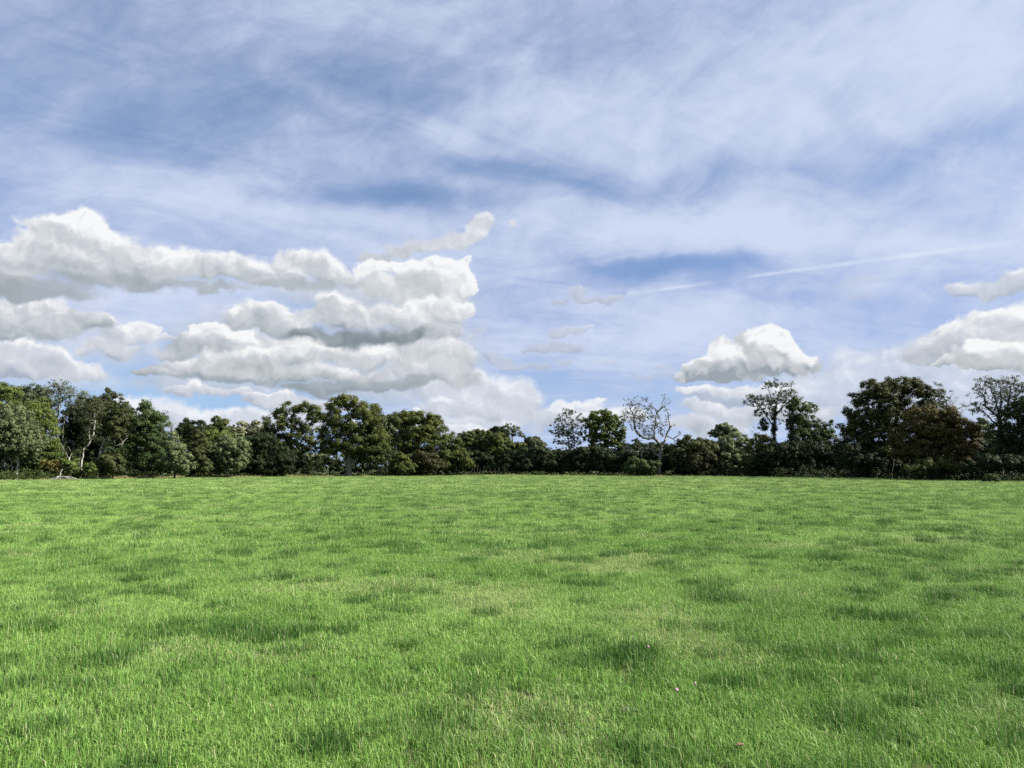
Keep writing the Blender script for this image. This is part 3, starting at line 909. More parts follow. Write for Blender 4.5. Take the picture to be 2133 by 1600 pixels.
    plant('willow_tree', 'pale yellowish feathery willow touching the left side of the oaks', 'tree', 142, 535,
          [(536, 893, 14, 15), (526, 903, 14, 14), (547, 902, 13, 15), (534, 882, 5, 6), (540, 918, 26, 14)], 'pale', 'grey', r=0.15, rc=0.5, dens=0.8, per=22, group='distant trees behind the hedge')
    plant('shrub', 'yellow-green bush top above the round grey willow bush', 'bush', 126, [450, 440],
          [(450, 908, 28, 13), (434, 925, 24, 20), (470, 920, 24, 18), (450, 950, 40, 30)], 'yellow', r=0.1, group=G_BUSH)
    plant('willow_bush', 'round grey-green willow bush in sun left of the black hedge shadow', 'bush', 108, [470, 480, 460],
          [(470, 938, 36, 26), (492, 930, 30, 24), (452, 957, 24, 28), (486, 960, 30, 25)], 'grey', r=0.1, rc=0.42, per=34, dens=1.1, group=G_BUSH)
    plant('shrub', 'dark green bush against the left side of the oaks', 'bush', 116, [520, 545, 560],
          [(518, 935, 34, 26), (545, 928, 30, 28), (525, 965, 42, 26), (562, 965, 34, 26), (585, 960, 26, 28)], 'dark', r=0.1, dens=1.1, group=G_BUSH)
    plant('thorn_bush', 'brown bush at the foot of the brown twiggy tree', 'bush', 95, [228, 235, 222],
          [(228, 962, 20, 16), (240, 972, 18, 14), (216, 975, 16, 13), (240, 955, 10, 8)], 'brown', r=0.05, rc=0.35, per=34, group=G_BUSH)
    plant('weed_clump', 'yellowish brown tall weeds behind the bleached fallen branches', 'weeds', 94, [105, 115, 95],
          [(98, 970, 16, 11), (115, 972, 18, 12), (88, 980, 14, 9), (130, 982, 14, 8)], 'ochre', r=0.03, rc=0.3, per=22, dens=0.7, group='weeds at the foot of the wood')
    plant('weed_clump', 'green tall weeds between the fallen branches and the pale bent stem', 'weeds', 94, [148, 155],
          [(148, 970, 14, 13), (158, 982, 14, 8), (186, 978, 18, 11), (135, 962, 8, 7)], 'yellow', r=0.03, rc=0.3, per=22, dens=0.7, group='weeds at the foot of the wood')
    plant('weed_clump', 'dark bluish green weeds below the yellow-green young tree', 'weeds', 95, [66, 72],
          [(66, 972, 20, 14), (52, 980, 16, 10), (80, 962, 14, 14)], 'mid', r=0.03, rc=0.35, per=26, group='weeds at the foot of the wood')

    # ---- oaks in the middle
    plant('oak_tree', 'dark green oak with sky gaps, leftmost of the three middle oaks', 'oak tree', 132, 617,
          [(574, 880, 23, 20), (563, 902, 17, 15), (600, 855, 22, 13), (636, 851, 27, 11), (655, 866, 16, 15), (612, 885, 22, 18), (645, 890, 20, 16), (580, 922, 30, 22), (622, 922, 34, 20), (600, 945, 30, 14), (657, 925, 20, 20), (565, 940, 22, 22)],
          'oak', r=0.42, rc=0.75, per=42, dens=0.92, group='middle oaks')
    plant('oak_tree', 'tallest olive-topped oak of the three in the middle, trunk visible at its foot', 'oak tree', 127, 728,
          [(724, 836, 24, 12), (702, 850, 24, 17), (754, 853, 32, 18), (780, 868, 22, 17), (688, 875, 25, 17), (740, 880, 45, 25), (698, 905, 33, 22), (767, 903, 35, 24), (735, 928, 50, 20), (790, 922, 20, 24), (694, 934, 26, 16), (772, 942, 38, 17), (742, 952, 26, 9), (722, 827, 8, 5)],
          'olive', 'grey', r=0.5, rc=0.75, per=46, topten=0.6, group='middle oaks')
    plant('broadleaf_tree', 'greyish green tree filling the gap between the two olive oaks', 'tree', 141, 805,
          [(795, 890, 28, 20), (806, 912, 22, 25), (820, 876, 14, 14), (800, 935, 26, 20)], 'ash', r=0.25)
    plant('oak_tree', 'rounded olive oak sloping down to the hedge, rightmost of the middle oaks', 'oak tree', 134, 860,
          [(866, 870, 33, 12), (831, 879, 25, 17), (900, 884, 25, 19), (870, 895, 40, 24), (916, 905, 22, 21), (936, 926, 20, 18), (880, 925, 45, 22), (840, 920, 28, 25), (902, 945, 40, 15), (850, 862, 14, 7)],
          'olive', r=0.42, rc=0.75, per=46, topten=0.45, group='middle oaks')
    plant('shrub', 'light green sunlit bush seen under the leftmost oak', 'bush', 141, [640, 652],
          [(638, 958, 20, 17), (655, 968, 22, 13), (668, 955, 14, 12)], 'grey', r=0.06, group=G_BUSH)
    plant('shrub', 'olive sunlit bush just right of the tallest oak trunk', 'bush', 129, [833, 842],
          [(833, 962, 19, 18), (842, 974, 24, 12), (820, 975, 14, 10)], 'olive', r=0.06, rc=0.45, group=G_BUSH)
    plant('shrub', 'reddish olive bush under the rounded olive oak', 'bush', 131, [885, 900],
          [(884, 956, 26, 18), (903, 970, 28, 14), (870, 972, 20, 12)], 'red', r=0.06, group=G_BUSH)
    plant('shrub', 'sunlit olive bush at the left end of the dark hedgerow', 'bush', 137, [945, 960],
          [(945, 948, 20, 18), (962, 962, 25, 18), (926, 970, 18, 13)], 'olive', r=0.06, group=G_BUSH)

    # ---- hedgerow right of the oaks
    plant('shrub', 'dark green bush top just right of the rounded olive oak', 'bush', 149, [982, 960],
          [(980, 911, 25, 13), (960, 924, 18, 14), (985, 935, 27, 20), (1000, 902, 12, 7)], 'oak', r=0.12, group=G_BUSH)
    plant('shrub', 'broad olive green bush below the sparse round ash top', 'bush', 146, [1030, 1050],
          [(1028, 917, 30, 16), (1060, 930, 25, 14), (1045, 942, 42, 18), (1015, 930, 22, 16), (1080, 940, 22, 15)], 'olive', r=0.12, topten=0.1, group=G_BUSH)
    plant('broadleaf_tree', 'dark tree top between the dark bush and the sparse round ash', 'tree', 158, 1033,
          [(1034, 897, 18, 8), (1046, 905, 16, 10), (1028, 908, 22, 10)], 'dark', r=0.18)
    plant('ash_tree', 'small sparse rounded ash top behind the olive bush', 'ash tree', 160, 1066,
          [(1062, 893, 17, 8), (1075, 902, 12, 9), (1055, 904, 12, 8), (1088, 905, 8, 6)], 'ash', 'grey', r=0.14, **SPARSE)
    plant('shrub', 'grey-green dome-shaped bush left of the thin ash pair', 'bush', 152, [1110, 1120],
          [(1110, 921, 19, 13), (1112, 936, 26, 12), (1128, 932, 12, 10)], 'ash', r=0.08, rc=0.5, dens=1.2, group=G_BUSH)
    plant('shrub', 'small ochre yellow bush glowing in the dark hedge below the ash pair', 'bush', 142, [1180, 1190],
          [(1186, 961, 12, 8), (1174, 969, 14, 7), (1165, 962, 8, 5)], 'ochre', r=0.04, rc=0.4, per=18, dens=0.8, group=G_BUSH)
    plant('ash_tree', 'thin airy ash, left of the pair standing in the hedge', 'ash tree', 147, 1188,
          [(1182, 864, 19, 10), (1165, 884, 17, 15), (1197, 884, 19, 18), (1210, 874, 9, 14), (1180, 903, 18, 14), (1160, 905, 14, 10), (1205, 905, 14, 10), (1190, 925, 20, 10), (1165, 922, 14, 8)], 'ash', 'dark', r=0.14, rc=0.34, per=10, tip_only=True, up=0.3, branches=600, keep=0.9, tip_r=0.011, group='pair of ash trees')
    plant('ash_tree', 'fuller round green ash, right of the pair standing in the hedge', 'ash tree', 145, 1249,
          [(1250, 867, 25, 12), (1235, 880, 20, 16), (1274, 877, 20, 17), (1250, 895, 28, 20), (1290, 895, 13, 15), (1232, 913, 18, 12), (1270, 917, 22, 11), (1297, 905, 10, 10), (1240, 932, 20, 8), (1280, 928, 18, 9), (1290, 918, 12, 8)], 'yellow', 'dark', r=0.18, rc=0.42, per=18, dens=0.75, topten=0.3, group='pair of ash trees')
    plant('half_dead_ash', 'half-dead ash with twisted bare limbs and pale trunk, middle right', 'ash tree', 129, 1374,
          [(1318, 843, 18, 14), (1308, 868, 13, 18), (1332, 866, 18, 20), (1343, 895, 18, 15), (1364, 882, 14, 24), (1342, 835, 12, 5), (1377, 890, 8, 22), (1326, 890, 12, 10), (1352, 908, 14, 8), (1390, 875, 6, 12), (1418, 904, 6, 3), (1350, 855, 10, 12)], 'ash', 'grey', r=0.27,
          limbs=[[(1374, 975), (1374, 960), (1376, 945), (1378, 930)], [(1378, 928), (1384, 918), (1389, 905), (1394, 895), (1396, 888), (1394, 875), (1391, 860), (1388, 850), (1382, 845)],
                 [(1376, 928), (1366, 918), (1361, 911), (1363, 900), (1366, 888), (1367, 865), (1369, 860), (1378, 852), (1383, 847)],
                 [(1368, 862), (1366, 852), (1358, 848), (1352, 845)], [(1374, 856), (1378, 848), (1380, 840), (1382, 828)],
                 [(1362, 915), (1350, 915), (1340, 912), (1330, 905), (1323, 895), (1320, 880), (1320, 865), (1316, 852), (1310, 843)],
                 [(1363, 898), (1352, 890), (1341, 886)], [(1320, 870), (1326, 856), (1328, 844)],
                 [(1374, 948), (1365, 946), (1358, 937), (1352, 934), (1345, 934), (1335, 937), (1328, 942), (1314, 941), (1302, 938), (1297, 933)],
                 [(1336, 938), (1337, 952), (1339, 962)], [(1314, 941), (1309, 932), (1308, 925)],
                 [(1391, 912), (1398, 912), (1404, 917), (1405, 923)], [(1402, 913), (1408, 909), (1416, 905)], [(1396, 888), (1401, 886)]],
          tip_only=True, rc=0.26, per=5, up=0.15, tip_r=0.012, branches=600, keep=0.7, bare=[(1388, 838, 12, 10), (1300, 932, 6, 6)])
    plant('shrub', 'dark bush top behind the low pale limb of the half-dead ash', 'bush', 143, [1322, 1340],
          [(1320, 930, 22, 12), (1350, 936, 22, 12), (1300, 942, 20, 12)], 'dark', r=0.08, group=G_BUSH)
    plant('shrub', 'dull green bush at the foot of the half-dead ash', 'bush', 126, [1330, 1345],
          [(1325, 968, 22, 14), (1348, 972, 26, 12), (1310, 975, 16, 10)], 'mid', r=0.06, rc=0.45, dens=0.9, group=G_BUSH)
    plant('shrub', 'brownish grey bush right of the half-dead ash trunk', 'bush', 129, [1440, 1420, 1465],
          [(1446, 924, 32, 14), (1418, 940, 26, 18), (1466, 940, 35, 20), (1432, 965, 36, 20), (1480, 930, 20, 14)], 'brown', r=0.1, topten=0.7, group=G_BUSH)
    plant('shrub', 'dark reddish bush low in the hedge right of the half-dead ash', 'bush', 126, [1465, 1450],
          [(1465, 958, 22, 20), (1450, 970, 20, 14)], 'red', r=0.06, group=G_BUSH)
    plant('willow_tree', 'grey-green willow dome rising behind the hedge left of the thin tree', 'tree', 146, 1512,
          [(1512, 893, 21, 8), (1500, 903, 25, 9), (1528, 902, 16, 8), (1512, 886, 8, 4)], 'grey', 'grey', r=0.15, rc=0.45)
    plant('shrub', 'grey-green sunlit bush below the willow dome', 'bush', 129, [1528, 1505, 1545],
          [(1530, 918, 27, 13), (1502, 930, 25, 16), (1540, 942, 26, 25), (1515, 960, 35, 22)], 'grey', r=0.1, topten=0.8, group=G_BUSH)
    plant('shrub', 'yellow-green bush at the foot of the thin ivy-clad tree', 'bush', 123, [1588, 1575, 1600],
          [(1588, 913, 15, 10), (1574, 935, 24, 18), (1602, 946, 30, 20), (1580, 965, 34, 20)], 'olive', r=0.1, topten=0.9, group=G_BUSH)

    # ---- right
    plant('ivy_clad_ash', 'thin open-crowned tree with ivy-clad trunk, left of the leafy green tree', 'tree', 121, 1612,
          [(1610, 803, 18, 8), (1636, 808, 18, 11), (1566, 835, 15, 11), (1590, 838, 14, 11), (1652, 826, 11, 13), (1602, 860, 13, 11), (1625, 830, 16, 12), (1597, 806, 8, 7), (1640, 845, 14, 12), (1658, 842, 16, 14), (1602, 842, 16, 12), (1578, 860, 10, 10), (1640, 828, 18, 14), (1645, 868, 10, 12)], 'ash', 'grey', r=0.22,
          limbs=[[(1612, 970), (1612, 939), (1613, 900), (1614, 862), (1618, 838), (1622, 822), (1628, 808)], [(1613, 895), (1602, 875), (1587, 853), (1575, 842), (1563, 836)], [(1617, 842), (1607, 824), (1600, 812)], [(1614, 865), (1630, 846), (1645, 832)]],
          tip_only=True, rc=0.36, per=11, up=0.25, tip_r=0.011, branches=700, keep=0.8, bare=[(1570, 895, 8, 10)], extra=[('ivy', [(1612, 885, 5, 25), (1612, 935, 7, 28), (1615, 855, 4, 12), (1592, 884, 8, 14), (1644, 884, 7, 14), (1650, 905, 7, 14)], 'dark', 0.4, 26)])
    plant('broadleaf_tree', 'leafy green broken-crowned tree right of the thin ivy-clad tree', 'tree', 120, 1668,
          [(1660, 860, 18, 20), (1690, 850, 11, 9), (1684, 874, 23, 17), (1714, 890, 18, 15), (1665, 890, 21, 19), (1700, 906, 28, 17), (1730, 912, 18, 13), (1655, 840, 9, 8), (1672, 915, 28, 20)], 'mid', r=0.22, rc=0.6, dens=0.85,
          limbs=[[(1668, 985), (1662, 930), (1647, 898), (1640, 880)], [(1664, 945), (1676, 905), (1682, 880)]])
    plant('shrub', 'dark bush mass below the leafy green broken-crowned tree', 'bush', 118, [1640, 1690, 1735],
          [(1640, 940, 40, 22), (1690, 940, 40, 25), (1612, 958, 40, 22), (1737, 945, 32, 25), (1660, 965, 50, 18)], 'dark', r=0.1, dens=1.1, group=G_BUSH)
    plant('oak_tree', 'huge dark oak with brown-tipped crown, tallest tree at right', 'oak tree', 104, 1850,
          [(1872, 799, 32, 14), (1822, 811, 30, 17), (1906, 808, 28, 16), (1936, 825, 18, 18), (1790, 834, 19, 15), (1850, 830, 45, 25), (1770, 860, 18, 9), (1800, 870, 32, 22), (1770, 888, 18, 13), (1860, 870, 50, 28), (1920, 860, 35, 25), (1790, 905, 33, 18), (1840, 908, 45, 25), (1780, 925, 28, 14), (1850, 940, 60, 20), (1960, 895, 45, 24), (1940, 930, 50, 20)],
          'darkoak', r=0.55, rc=0.62, per=46, dens=1.2, topten=0.2, group='big oaks at right')
    plant('oak_tree', 'copper-brown oak in front of the huge dark oak at right', 'oak tree', 96, 1935,
          [(1925, 864, 36, 17), (1970, 868, 30, 18), (1905, 890, 30, 17), (2004, 893, 26, 20), (1950, 900, 45, 27), (1880, 916, 26, 13), (1990, 925, 38, 20), (1935, 935, 50, 22), (1892, 945, 33, 16), (1960, 962, 58, 16), (2030, 920, 11, 11), (2028, 900, 9, 10)],
          'copper', r=0.42, rc=0.58, per=50, dens=1.15, topten=0.3, group='big oaks at right')
    plant('shrub', 'dark bush filling the space under the huge dark oak', 'bush', 103, [1800, 1765, 1840],
          [(1800, 958, 40, 24), (1765, 948, 28, 28), (1850, 968, 45, 18), (1900, 970, 40, 16)], 'dark', r=0.1, dens=1.1, group=G_BUSH)
    plant('shrub', 'dull green bush under the right side of the copper-brown oak', 'bush', 93, [1950, 1975],
          [(1945, 968, 36, 16), (1985, 972, 30, 14), (1910, 978, 30, 12)], 'oak', r=0.08, rc=0.48, group=G_BUSH)
    plant('dead_sapling', 'thin pale bare stem under the huge dark oak', 'dead tree', 91, 1857, [], bark='grey', r=0.05,
          limbs=[[(1857, 985), (1860, 974), (1862, 968), (1861, 962), (1864, 957)]], tip_r=0.02)
    plant('twiggy_tree', 'thin twiggy tree showing behind the right shoulder of the dark oak', 'tree', 113, 1972,
          [(1957, 820, 10, 16), (1970, 833, 12, 14), (1984, 840, 6, 7), (1965, 850, 14, 16)], 'ash', 'grey', r=0.14, bare=[(1985, 835, 10, 14), (2005, 850, 8, 14)], **SPARSE)
    plant('willow_tree', 'pale feathery willow in the gap between copper oak and right-hand ash', 'tree', 113, 2048,
          [(2046, 900, 20, 20), (2056, 930, 20, 25), (2038, 945, 20, 25), (2050, 880, 10, 10)], 'grey', 'grey', r=0.14, rc=0.45)
    plant('ash_tree', 'tall ash with tufted open crown near the right edge', 'ash tree', 93, 2085,
          [(2050, 801, 16, 11), (2075, 800, 17, 9), (2101, 799, 19, 11), (2029, 818, 11, 9), (2060, 824, 21, 13), (2095, 825, 22, 17), (2121, 810, 14, 13), (2044, 845, 13, 10), (2034, 857, 11, 9), (2085, 850, 22, 14), (2140, 808, 14, 14)], 'ash', 'dark', r=0.26,
          limbs=[[(2085, 970), (2085, 910), (2083, 880), (2080, 860), (2076, 840), (2070, 822)], [(2084, 885), (2068, 866), (2056, 845), (2046, 828), (2036, 818)], [(2082, 890), (2060, 872), (2042, 855), (2030, 842)],
                 [(2083, 870), (2094, 846), (2100, 822), (2104, 806)], [(2084, 880), (2108, 850), (2120, 824)], [(2081, 865), (2088, 838), (2086, 812)]],
          tip_only=True, rc=0.34, per=14, up=0.3, tip_r=0.011, branches=650, keep=0.75, extra=[('ivy', [(2082, 900, 22, 26), (2086, 935, 24, 26), (2092, 865, 14, 14)], 'mid', 0.45, 30)])
    plant('broadleaf_tree', 'dense dark tree cut off by the right edge of the photo', 'tree', 90, 2130,
          [(2132, 858, 26, 26), (2112, 900, 26, 22), (2140, 915, 40, 35), (2104, 942, 28, 25), (2150, 860, 40, 40)], 'dark', r=0.28, rc=0.5)
    plant('shrub', 'dark bush at the foot of the tall right-hand ash', 'bush', 88, [2070, 2110, 2150],
          [(2060, 965, 30, 18), (2110, 965, 40, 20), (2022, 975, 26, 12), (2160, 965, 40, 25)], 'dark', r=0.06, rc=0.45, dens=1.1, group=G_BUSH)
    plant('shrub', 'small pale green bush on the field edge near the right corner', 'bush', 79, [2062, 2070],
          [(2064, 994, 9, 8), (2056, 999, 9, 5), (2074, 999, 8, 5)], 'bramble', r=0.03, rc=0.25, per=24, group=G_BUSH)

    # the dark hedge itself: one long thing
    hr = np.random.default_rng(5)
    hb = []
    for x in range(935, 1480, 13):
        Dx = 146 - (x - 935) * 0.032
        top = 938 + 6 * math.sin(x * 0.05) + hr.uniform(-5, 5)
        dyx = Dx - 139; hb.append((x, top + 12, 20, 14, dyx + hr.uniform(0, 2))); hb.append((x + 6, top + 32, 22, 16, dyx + hr.uniform(-1, 1.5)))
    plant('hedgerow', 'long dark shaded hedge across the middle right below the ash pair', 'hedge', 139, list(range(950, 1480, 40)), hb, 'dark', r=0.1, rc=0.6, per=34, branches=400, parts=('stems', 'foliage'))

# ------------------------------------------------------------------ fallen branches
fb = at(137, HORIZON, 90.5); fz = float(ground_z(fb[0], 90.5))
fr = root('fallen_tree_limb', (fb[0], 90.5, fz), 'heap of bleached fallen branches lying at the left field edge', 'fallen branches')


def limb_mesh(name, pts, r0, r1, parent):
    P = []
    for (px, h, dy) in pts:
        p = at(px, HORIZON, 90.5 + dy); p[2] = float(ground_z(p[0], p[1])) + h
        P.append(p)
    n = len(P) - 1
    segs = [(P[i], P[i + 1], r0 + (r1 - r0) * i / n, r0 + (r1 - r0) * (i + 1) / n) for i in range(n)]
    v, q = tubes(segs, 8)
    return add(name, np_mesh(name, v, q, BARK['bleached'], smooth=True), parent)


limb_mesh('log', [(106, 0.10, 0.2), (115, 0.20, 0.1), (121, 0.24, 0), (130, 0.36, -0.1), (141, 0.40, -0.15), (150, 0.33, -0.2), (158, 0.18, -0.3), (169, 0.02, -0.4)], 0.10, 0.045, fr)
limb_mesh('branch', [(133, 0.42, -0.2), (139, 0.34, -0.5), (146, 0.2, -0.6), (153, 0.1, -0.7), (160, 0.04, -0.8)], 0.08, 0.035, fr)
limb_mesh('branch', [(113, 0.1, -0.3), (119, 0.2, -0.4), (120, 0.42, -0.4), (122, 0.5, -0.3)], 0.07, 0.03, fr)
limb_mesh('branch', [(108, 0.05, -0.4), (118, 0.12, -0.5), (130, 0.12, -0.6), (146, 0.06, -0.9)], 0.06, 0.03, fr)
limb_mesh('branch', [(122, 0.3, 0.1), (124, 0.45, 0.2), (127, 0.5, 0.2)], 0.06, 0.03, fr)
st = at(126, HORIZON, 92.5)
sr = root('broken_stub', (st[0], 92.5, float(ground_z(st[0], 92.5))), 'short white broken stem leaning in the weeds above the fallen branches', 'dead stem')
v, q = tubes([(np.array((st[0], 92.5, 0.0)), at(126, 984, 92.5), 0.07, 0.075), (at(126, 984, 92.5), at(130, 977, 92.5), 0.075, 0.06)], 8)
add('stem', np_mesh('stem', v, q, BARK['bleached'], smooth=True), sr)

# ------------------------------------------------------------------ undergrowth and far wood (uncountable)
rg = np.random.default_rng(77)


def edge_y(px):
    xs = [-400, 0, 300, 500, 700, 1000, 1300, 1500, 1700, 1900, 2133, 2500]
    ys = [70, 86, 99, 111, 125, 137, 128, 121, 108, 92, 80, 68]
    return np.interp(px, xs, ys)


def strip(name, label, xr, back, hgt, n, pal, leaf, rc=0.4, per=10):
    cs = []
    for _ in range(n):
        px = rg.uniform(*xr)
        Y = edge_y(px) + rg.uniform(*back) + 2.6 * (float(vnoise(px / 23.0, 0.5, 91)) - 0.5)
        p = at(px, HORIZON, Y)
        hm = hgt * (0.35 + 0.9 * float(vnoise(p[0] / 1.7, p[1] / 3.0, 31)))
        p[2] = float(ground_z(p[0], p[1])) + hm * rg.random() ** 0.7
        cs.append(p)
    cs = np.array(cs)
    lv, lq, lt = leaf_quads(cs, np.tile([0, -0.2, 0.8], (len(cs), 1)), rc, per, leaf, rg)
    zz = lv.reshape(-1, 4, 3)
    okq = zz[:, :, 2].min(1) > ground_z(zz[:, 0, 0], zz[:, 0, 1]) + 0.01
    return zz[okq].reshape(-1, 3), lt[okq]


def stuff(name, label, strips, pal):
    V_ = np.concatenate([s[0] for s in strips]); T_ = np.concatenate([s[1] for s in strips])
    o = add(name, np_mesh(name, V_, np.arange(len(V_)).reshape(-1, 4), PAL[pal], {'tint': ('FACE', T_)}))
    tag(o, label, 'undergrowth', kind='stuff')
    return o


stuff('undergrowth', 'low brambles and nettles along the foot of the trees', [
    strip('', '', (-300, 330), (0.3, 9), 1.15, 2200, 'bramble', 0.16),
    strip('', '', (250, 720), (1, 9), 0.45, 600, 'bramble', 0.18),
    strip('', '', (720, 1400), (1, 7), 0.7, 900, 'bramble', 0.2),
    ], 'bramble')
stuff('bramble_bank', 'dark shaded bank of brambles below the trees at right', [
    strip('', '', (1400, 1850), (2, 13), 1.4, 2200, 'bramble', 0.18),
    strip('', '', (1850, 2450), (2, 10), 0.9, 1300, 'bramble', 0.16)], 'dark')  # same brambles as above; the trees' shade is put into darker leaves

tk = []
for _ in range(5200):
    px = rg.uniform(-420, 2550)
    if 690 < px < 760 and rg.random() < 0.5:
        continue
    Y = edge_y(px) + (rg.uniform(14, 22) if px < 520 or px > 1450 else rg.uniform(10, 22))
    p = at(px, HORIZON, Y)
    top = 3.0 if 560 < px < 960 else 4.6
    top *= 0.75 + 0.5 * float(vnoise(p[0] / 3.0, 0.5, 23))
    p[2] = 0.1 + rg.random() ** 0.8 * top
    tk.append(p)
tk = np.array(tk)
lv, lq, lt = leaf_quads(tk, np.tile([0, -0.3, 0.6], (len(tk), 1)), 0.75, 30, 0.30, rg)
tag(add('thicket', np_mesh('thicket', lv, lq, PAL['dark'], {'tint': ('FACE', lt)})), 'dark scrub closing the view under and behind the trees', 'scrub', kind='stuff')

# far wood closing the gaps
fw = []
for _ in range(3600):
    px = rg.uniform(-500, 2650); Y = rg.uniform(230, 300)
    p = at(px, HORIZON, Y)
    top = 5.5 + 3.0 * float(fbm(p[0] / 14, 0.3, 3, 3))
    p[2] = rg.random() ** 0.6 * top
    fw.append(p)
fw = np.array(fw)
lv, lq, lt = leaf_quads(fw, np.tile([0, -0.3, 0.6], (len(fw), 1)), 1.5, 14, 0.8, rg)
tag(add('distant_wood', np_mesh('distant_wood', lv, lq, PAL['mid'], {'tint': ('FACE', lt)})), 'far wood beyond the hedges', 'wood', kind='stuff')

# straw-coloured tall grass fringe
def blades(name, label, bands, mat):
    Vb = []; Tb = []
    for (x0, x1, b0_, b1_, n, h) in bands:
        px = rg.uniform(x0, x1, n); Y = edge_y(px) + rg.uniform(b0_, b1_, n) + 2.6 * (vnoise(px / 23.0, 0 * px + 0.5, 91) - 0.5)
        X = (px - RW / 2) / F * Y / (CP - ((RH / 2 - HORIZON) / F) * SP)
        Z = ground_z(X, Y)
        hh = h * rg.uniform(0.5, 1.25, n) * (0.5 + 1.0 * vnoise(px / 9.0, 0 * px + 2.5, 92)); lean = rg.normal(0, 0.25, (n, 2)) * hh[:, None]
        w = 0.012 + 0.012 * rg.random(n)
        a = rg.uniform(0, math.pi, n)
        dx_, dy_ = np.cos(a) * w, np.sin(a) * w
        p0 = np.stack([X - dx_, Y - dy_, Z], 1); p1 = np.stack([X + dx_, Y + dy_, Z], 1)
        p2 = np.stack([X + lean[:, 0] + dx_ * 0.4, Y + lean[:, 1], Z + hh], 1); p3 = np.stack([X + lean[:, 0] - dx_ * 0.4, Y + lean[:, 1], Z + hh], 1)
        Vb.append(np.stack([p0, p1, p2, p3], 1).reshape(-1, 3)); Tb.append(rg.random(n))
    Vb = np.concatenate(Vb)
    o = add(name, np_mesh(name, Vb, np.arange(len(Vb)).reshape(-1, 4), mat, {'tint': ('FACE', np.concatenate(Tb))}))
    tag(o, label, 'grass', kind='stuff')


blades('tall_grass', 'straw-coloured uncut grass along the field edge', [
    (170, 480, -0.6, 1.2, 5200, 0.30), (480, 800, -0.3, 1.2, 3000, 0.28), (-100, 170, -0.4, 0.6, 1500, 0.22),
    (1250, 1500, -0.2, 1.0, 1500, 0.25), (800, 1250, -0.2, 1.0, 2200, 0.22)], PAL['straw'])

# ------------------------------------------------------------------ ground
rr_ = [0.0] + list(np.geomspace(0.6, 9000, 330))
na = 420
ang = np.arange(na) * 2 * math.pi / na
RR, AA = np.meshgrid(np.array(rr_[1:]), ang, indexing='ij')
gx, gy = RR * np.sin(AA), RR * np.cos(AA)
gzv = ground_z(gx, gy) - 0.012
gv = np.concatenate([[[0, 0, float(ground_z(0, 0))]], np.stack([gx, gy, gzv], -1).reshape(-1, 3)])
i, j = np.meshgrid(np.arange(len(rr_) - 2), np.arange(na), indexing='ij')
a0 = 1 + i * na + j; a1 = 1 + i * na + (j + 1) % na; b0_ = a0 + na; b1_ = a1 + na
gq = np.stack([a0, b0_, b1_, a1], -1).reshape(-1, 4)
gt = np.stack([np.zeros(na, int), 1 + np.arange(na), 1 + (np.arange(na) + 1) % na], -1)

gm, n, l = new_mat('field_soil')
geo = n.new('ShaderNodeNewGeometry')
n1 = n.new('ShaderNodeTexNoise'); n1.inputs['Scale'].default_value = 0.9; n1.inputs['Detail'].default_value = 7
l.new(geo.outputs['Position'], n1.inputs['Vector'])
n2 = n.new('ShaderNodeTexNoise'); n2.inputs['Scale'].default_value = 14; n2.inputs['Detail'].default_value = 5
l.new(geo.outputs['Position'], n2.inputs['Vector'])
r1 = n.new('ShaderNodeValToRGB'); l.new(n1.outputs['Fac'], r1.inputs[0])
r1.color_ramp.elements[0].position = 0.35; r1.color_ramp.elements[0].color = (0.036, 0.054, 0.018, 1)
r1.color_ramp.elements[1].position = 0.70; r1.color_ramp.elements[1].color = (0.075, 0.092, 0.032, 1)
r2 = n.new('ShaderNodeValToRGB'); l.new(n2.outputs['Fac'], r2.inputs[0])
r2.color_ramp.elements[0].position = 0.62; r2.color_ramp.elements[0].color = (0, 0, 0, 1)
r2.color_ramp.elements[1].position = 0.78; r2.color_ramp.elements[1].color = (1, 1, 1, 1)
mx = n.new('ShaderNodeMix'); mx.data_type = 'RGBA'
l.new(r2.outputs[0], mx.inputs[0]); l.new(r1.outputs[0], mx.inputs[6]); mx.inputs[7].default_value = (0.13, 0.115, 0.055, 1)
p = n.new('ShaderNodeBsdfPrincipled'); p.inputs['Roughness'].default_value = 0.9; p.inputs['Specular IOR Level'].default_value = 0.1
l.new(mx.outputs[2], p.inputs['Base Color'])
o = n.new('ShaderNodeOutputMaterial'); l.new(p.outputs[0], o.inputs[0])
ground = add('ground', np_mesh('ground', gv, gq, gm, tris=gt, smooth=True))
tag(ground, 'flat green pasture field', 'field', kind='structure')

# ------------------------------------------------------------------ grass
LUSH = (0.026, 0.090, 0.015)
FRESH = (0.093, 0.222, 0.029)
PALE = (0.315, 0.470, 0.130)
DRY_SHEEN = (0.36, 0.37, 0.19)  # straw blades; also carries the sheen painted onto the far grass
grm, n, l = new_mat('grass_blades')


def attr(name, typ):
    a = n.new('ShaderNodeAttribute'); a.attribute_name = name; a.attribute_type = typ
    return a.outputs['Fac']


def gmix(f, a, b):
    m_ = n.new('ShaderNodeMix'); m_.data_type = 'RGBA'
    for k, v_ in ((0, f), (6, a), (7, b)):
        if isinstance(v_, bpy.types.NodeSocket):
            l.new(v_, m_.inputs[k])
        else:
            m_.inputs[k].default_value = v_ if k == 0 else (*v_, 1)
    return m_.outputs[2]


def gmath(op, a, b, clamp=False):
    m_ = n.new('ShaderNodeMath'); m_.operation = op; m_.use_clamp = clamp
    for k, v_ in ((0, a), (1, b)):
        if isinstance(v_, bpy.types.NodeSocket):
            l.new(v_, m_.inputs[k])
        else:
            m_.inputs[k].default_value = v_
    return m_.outputs[0]


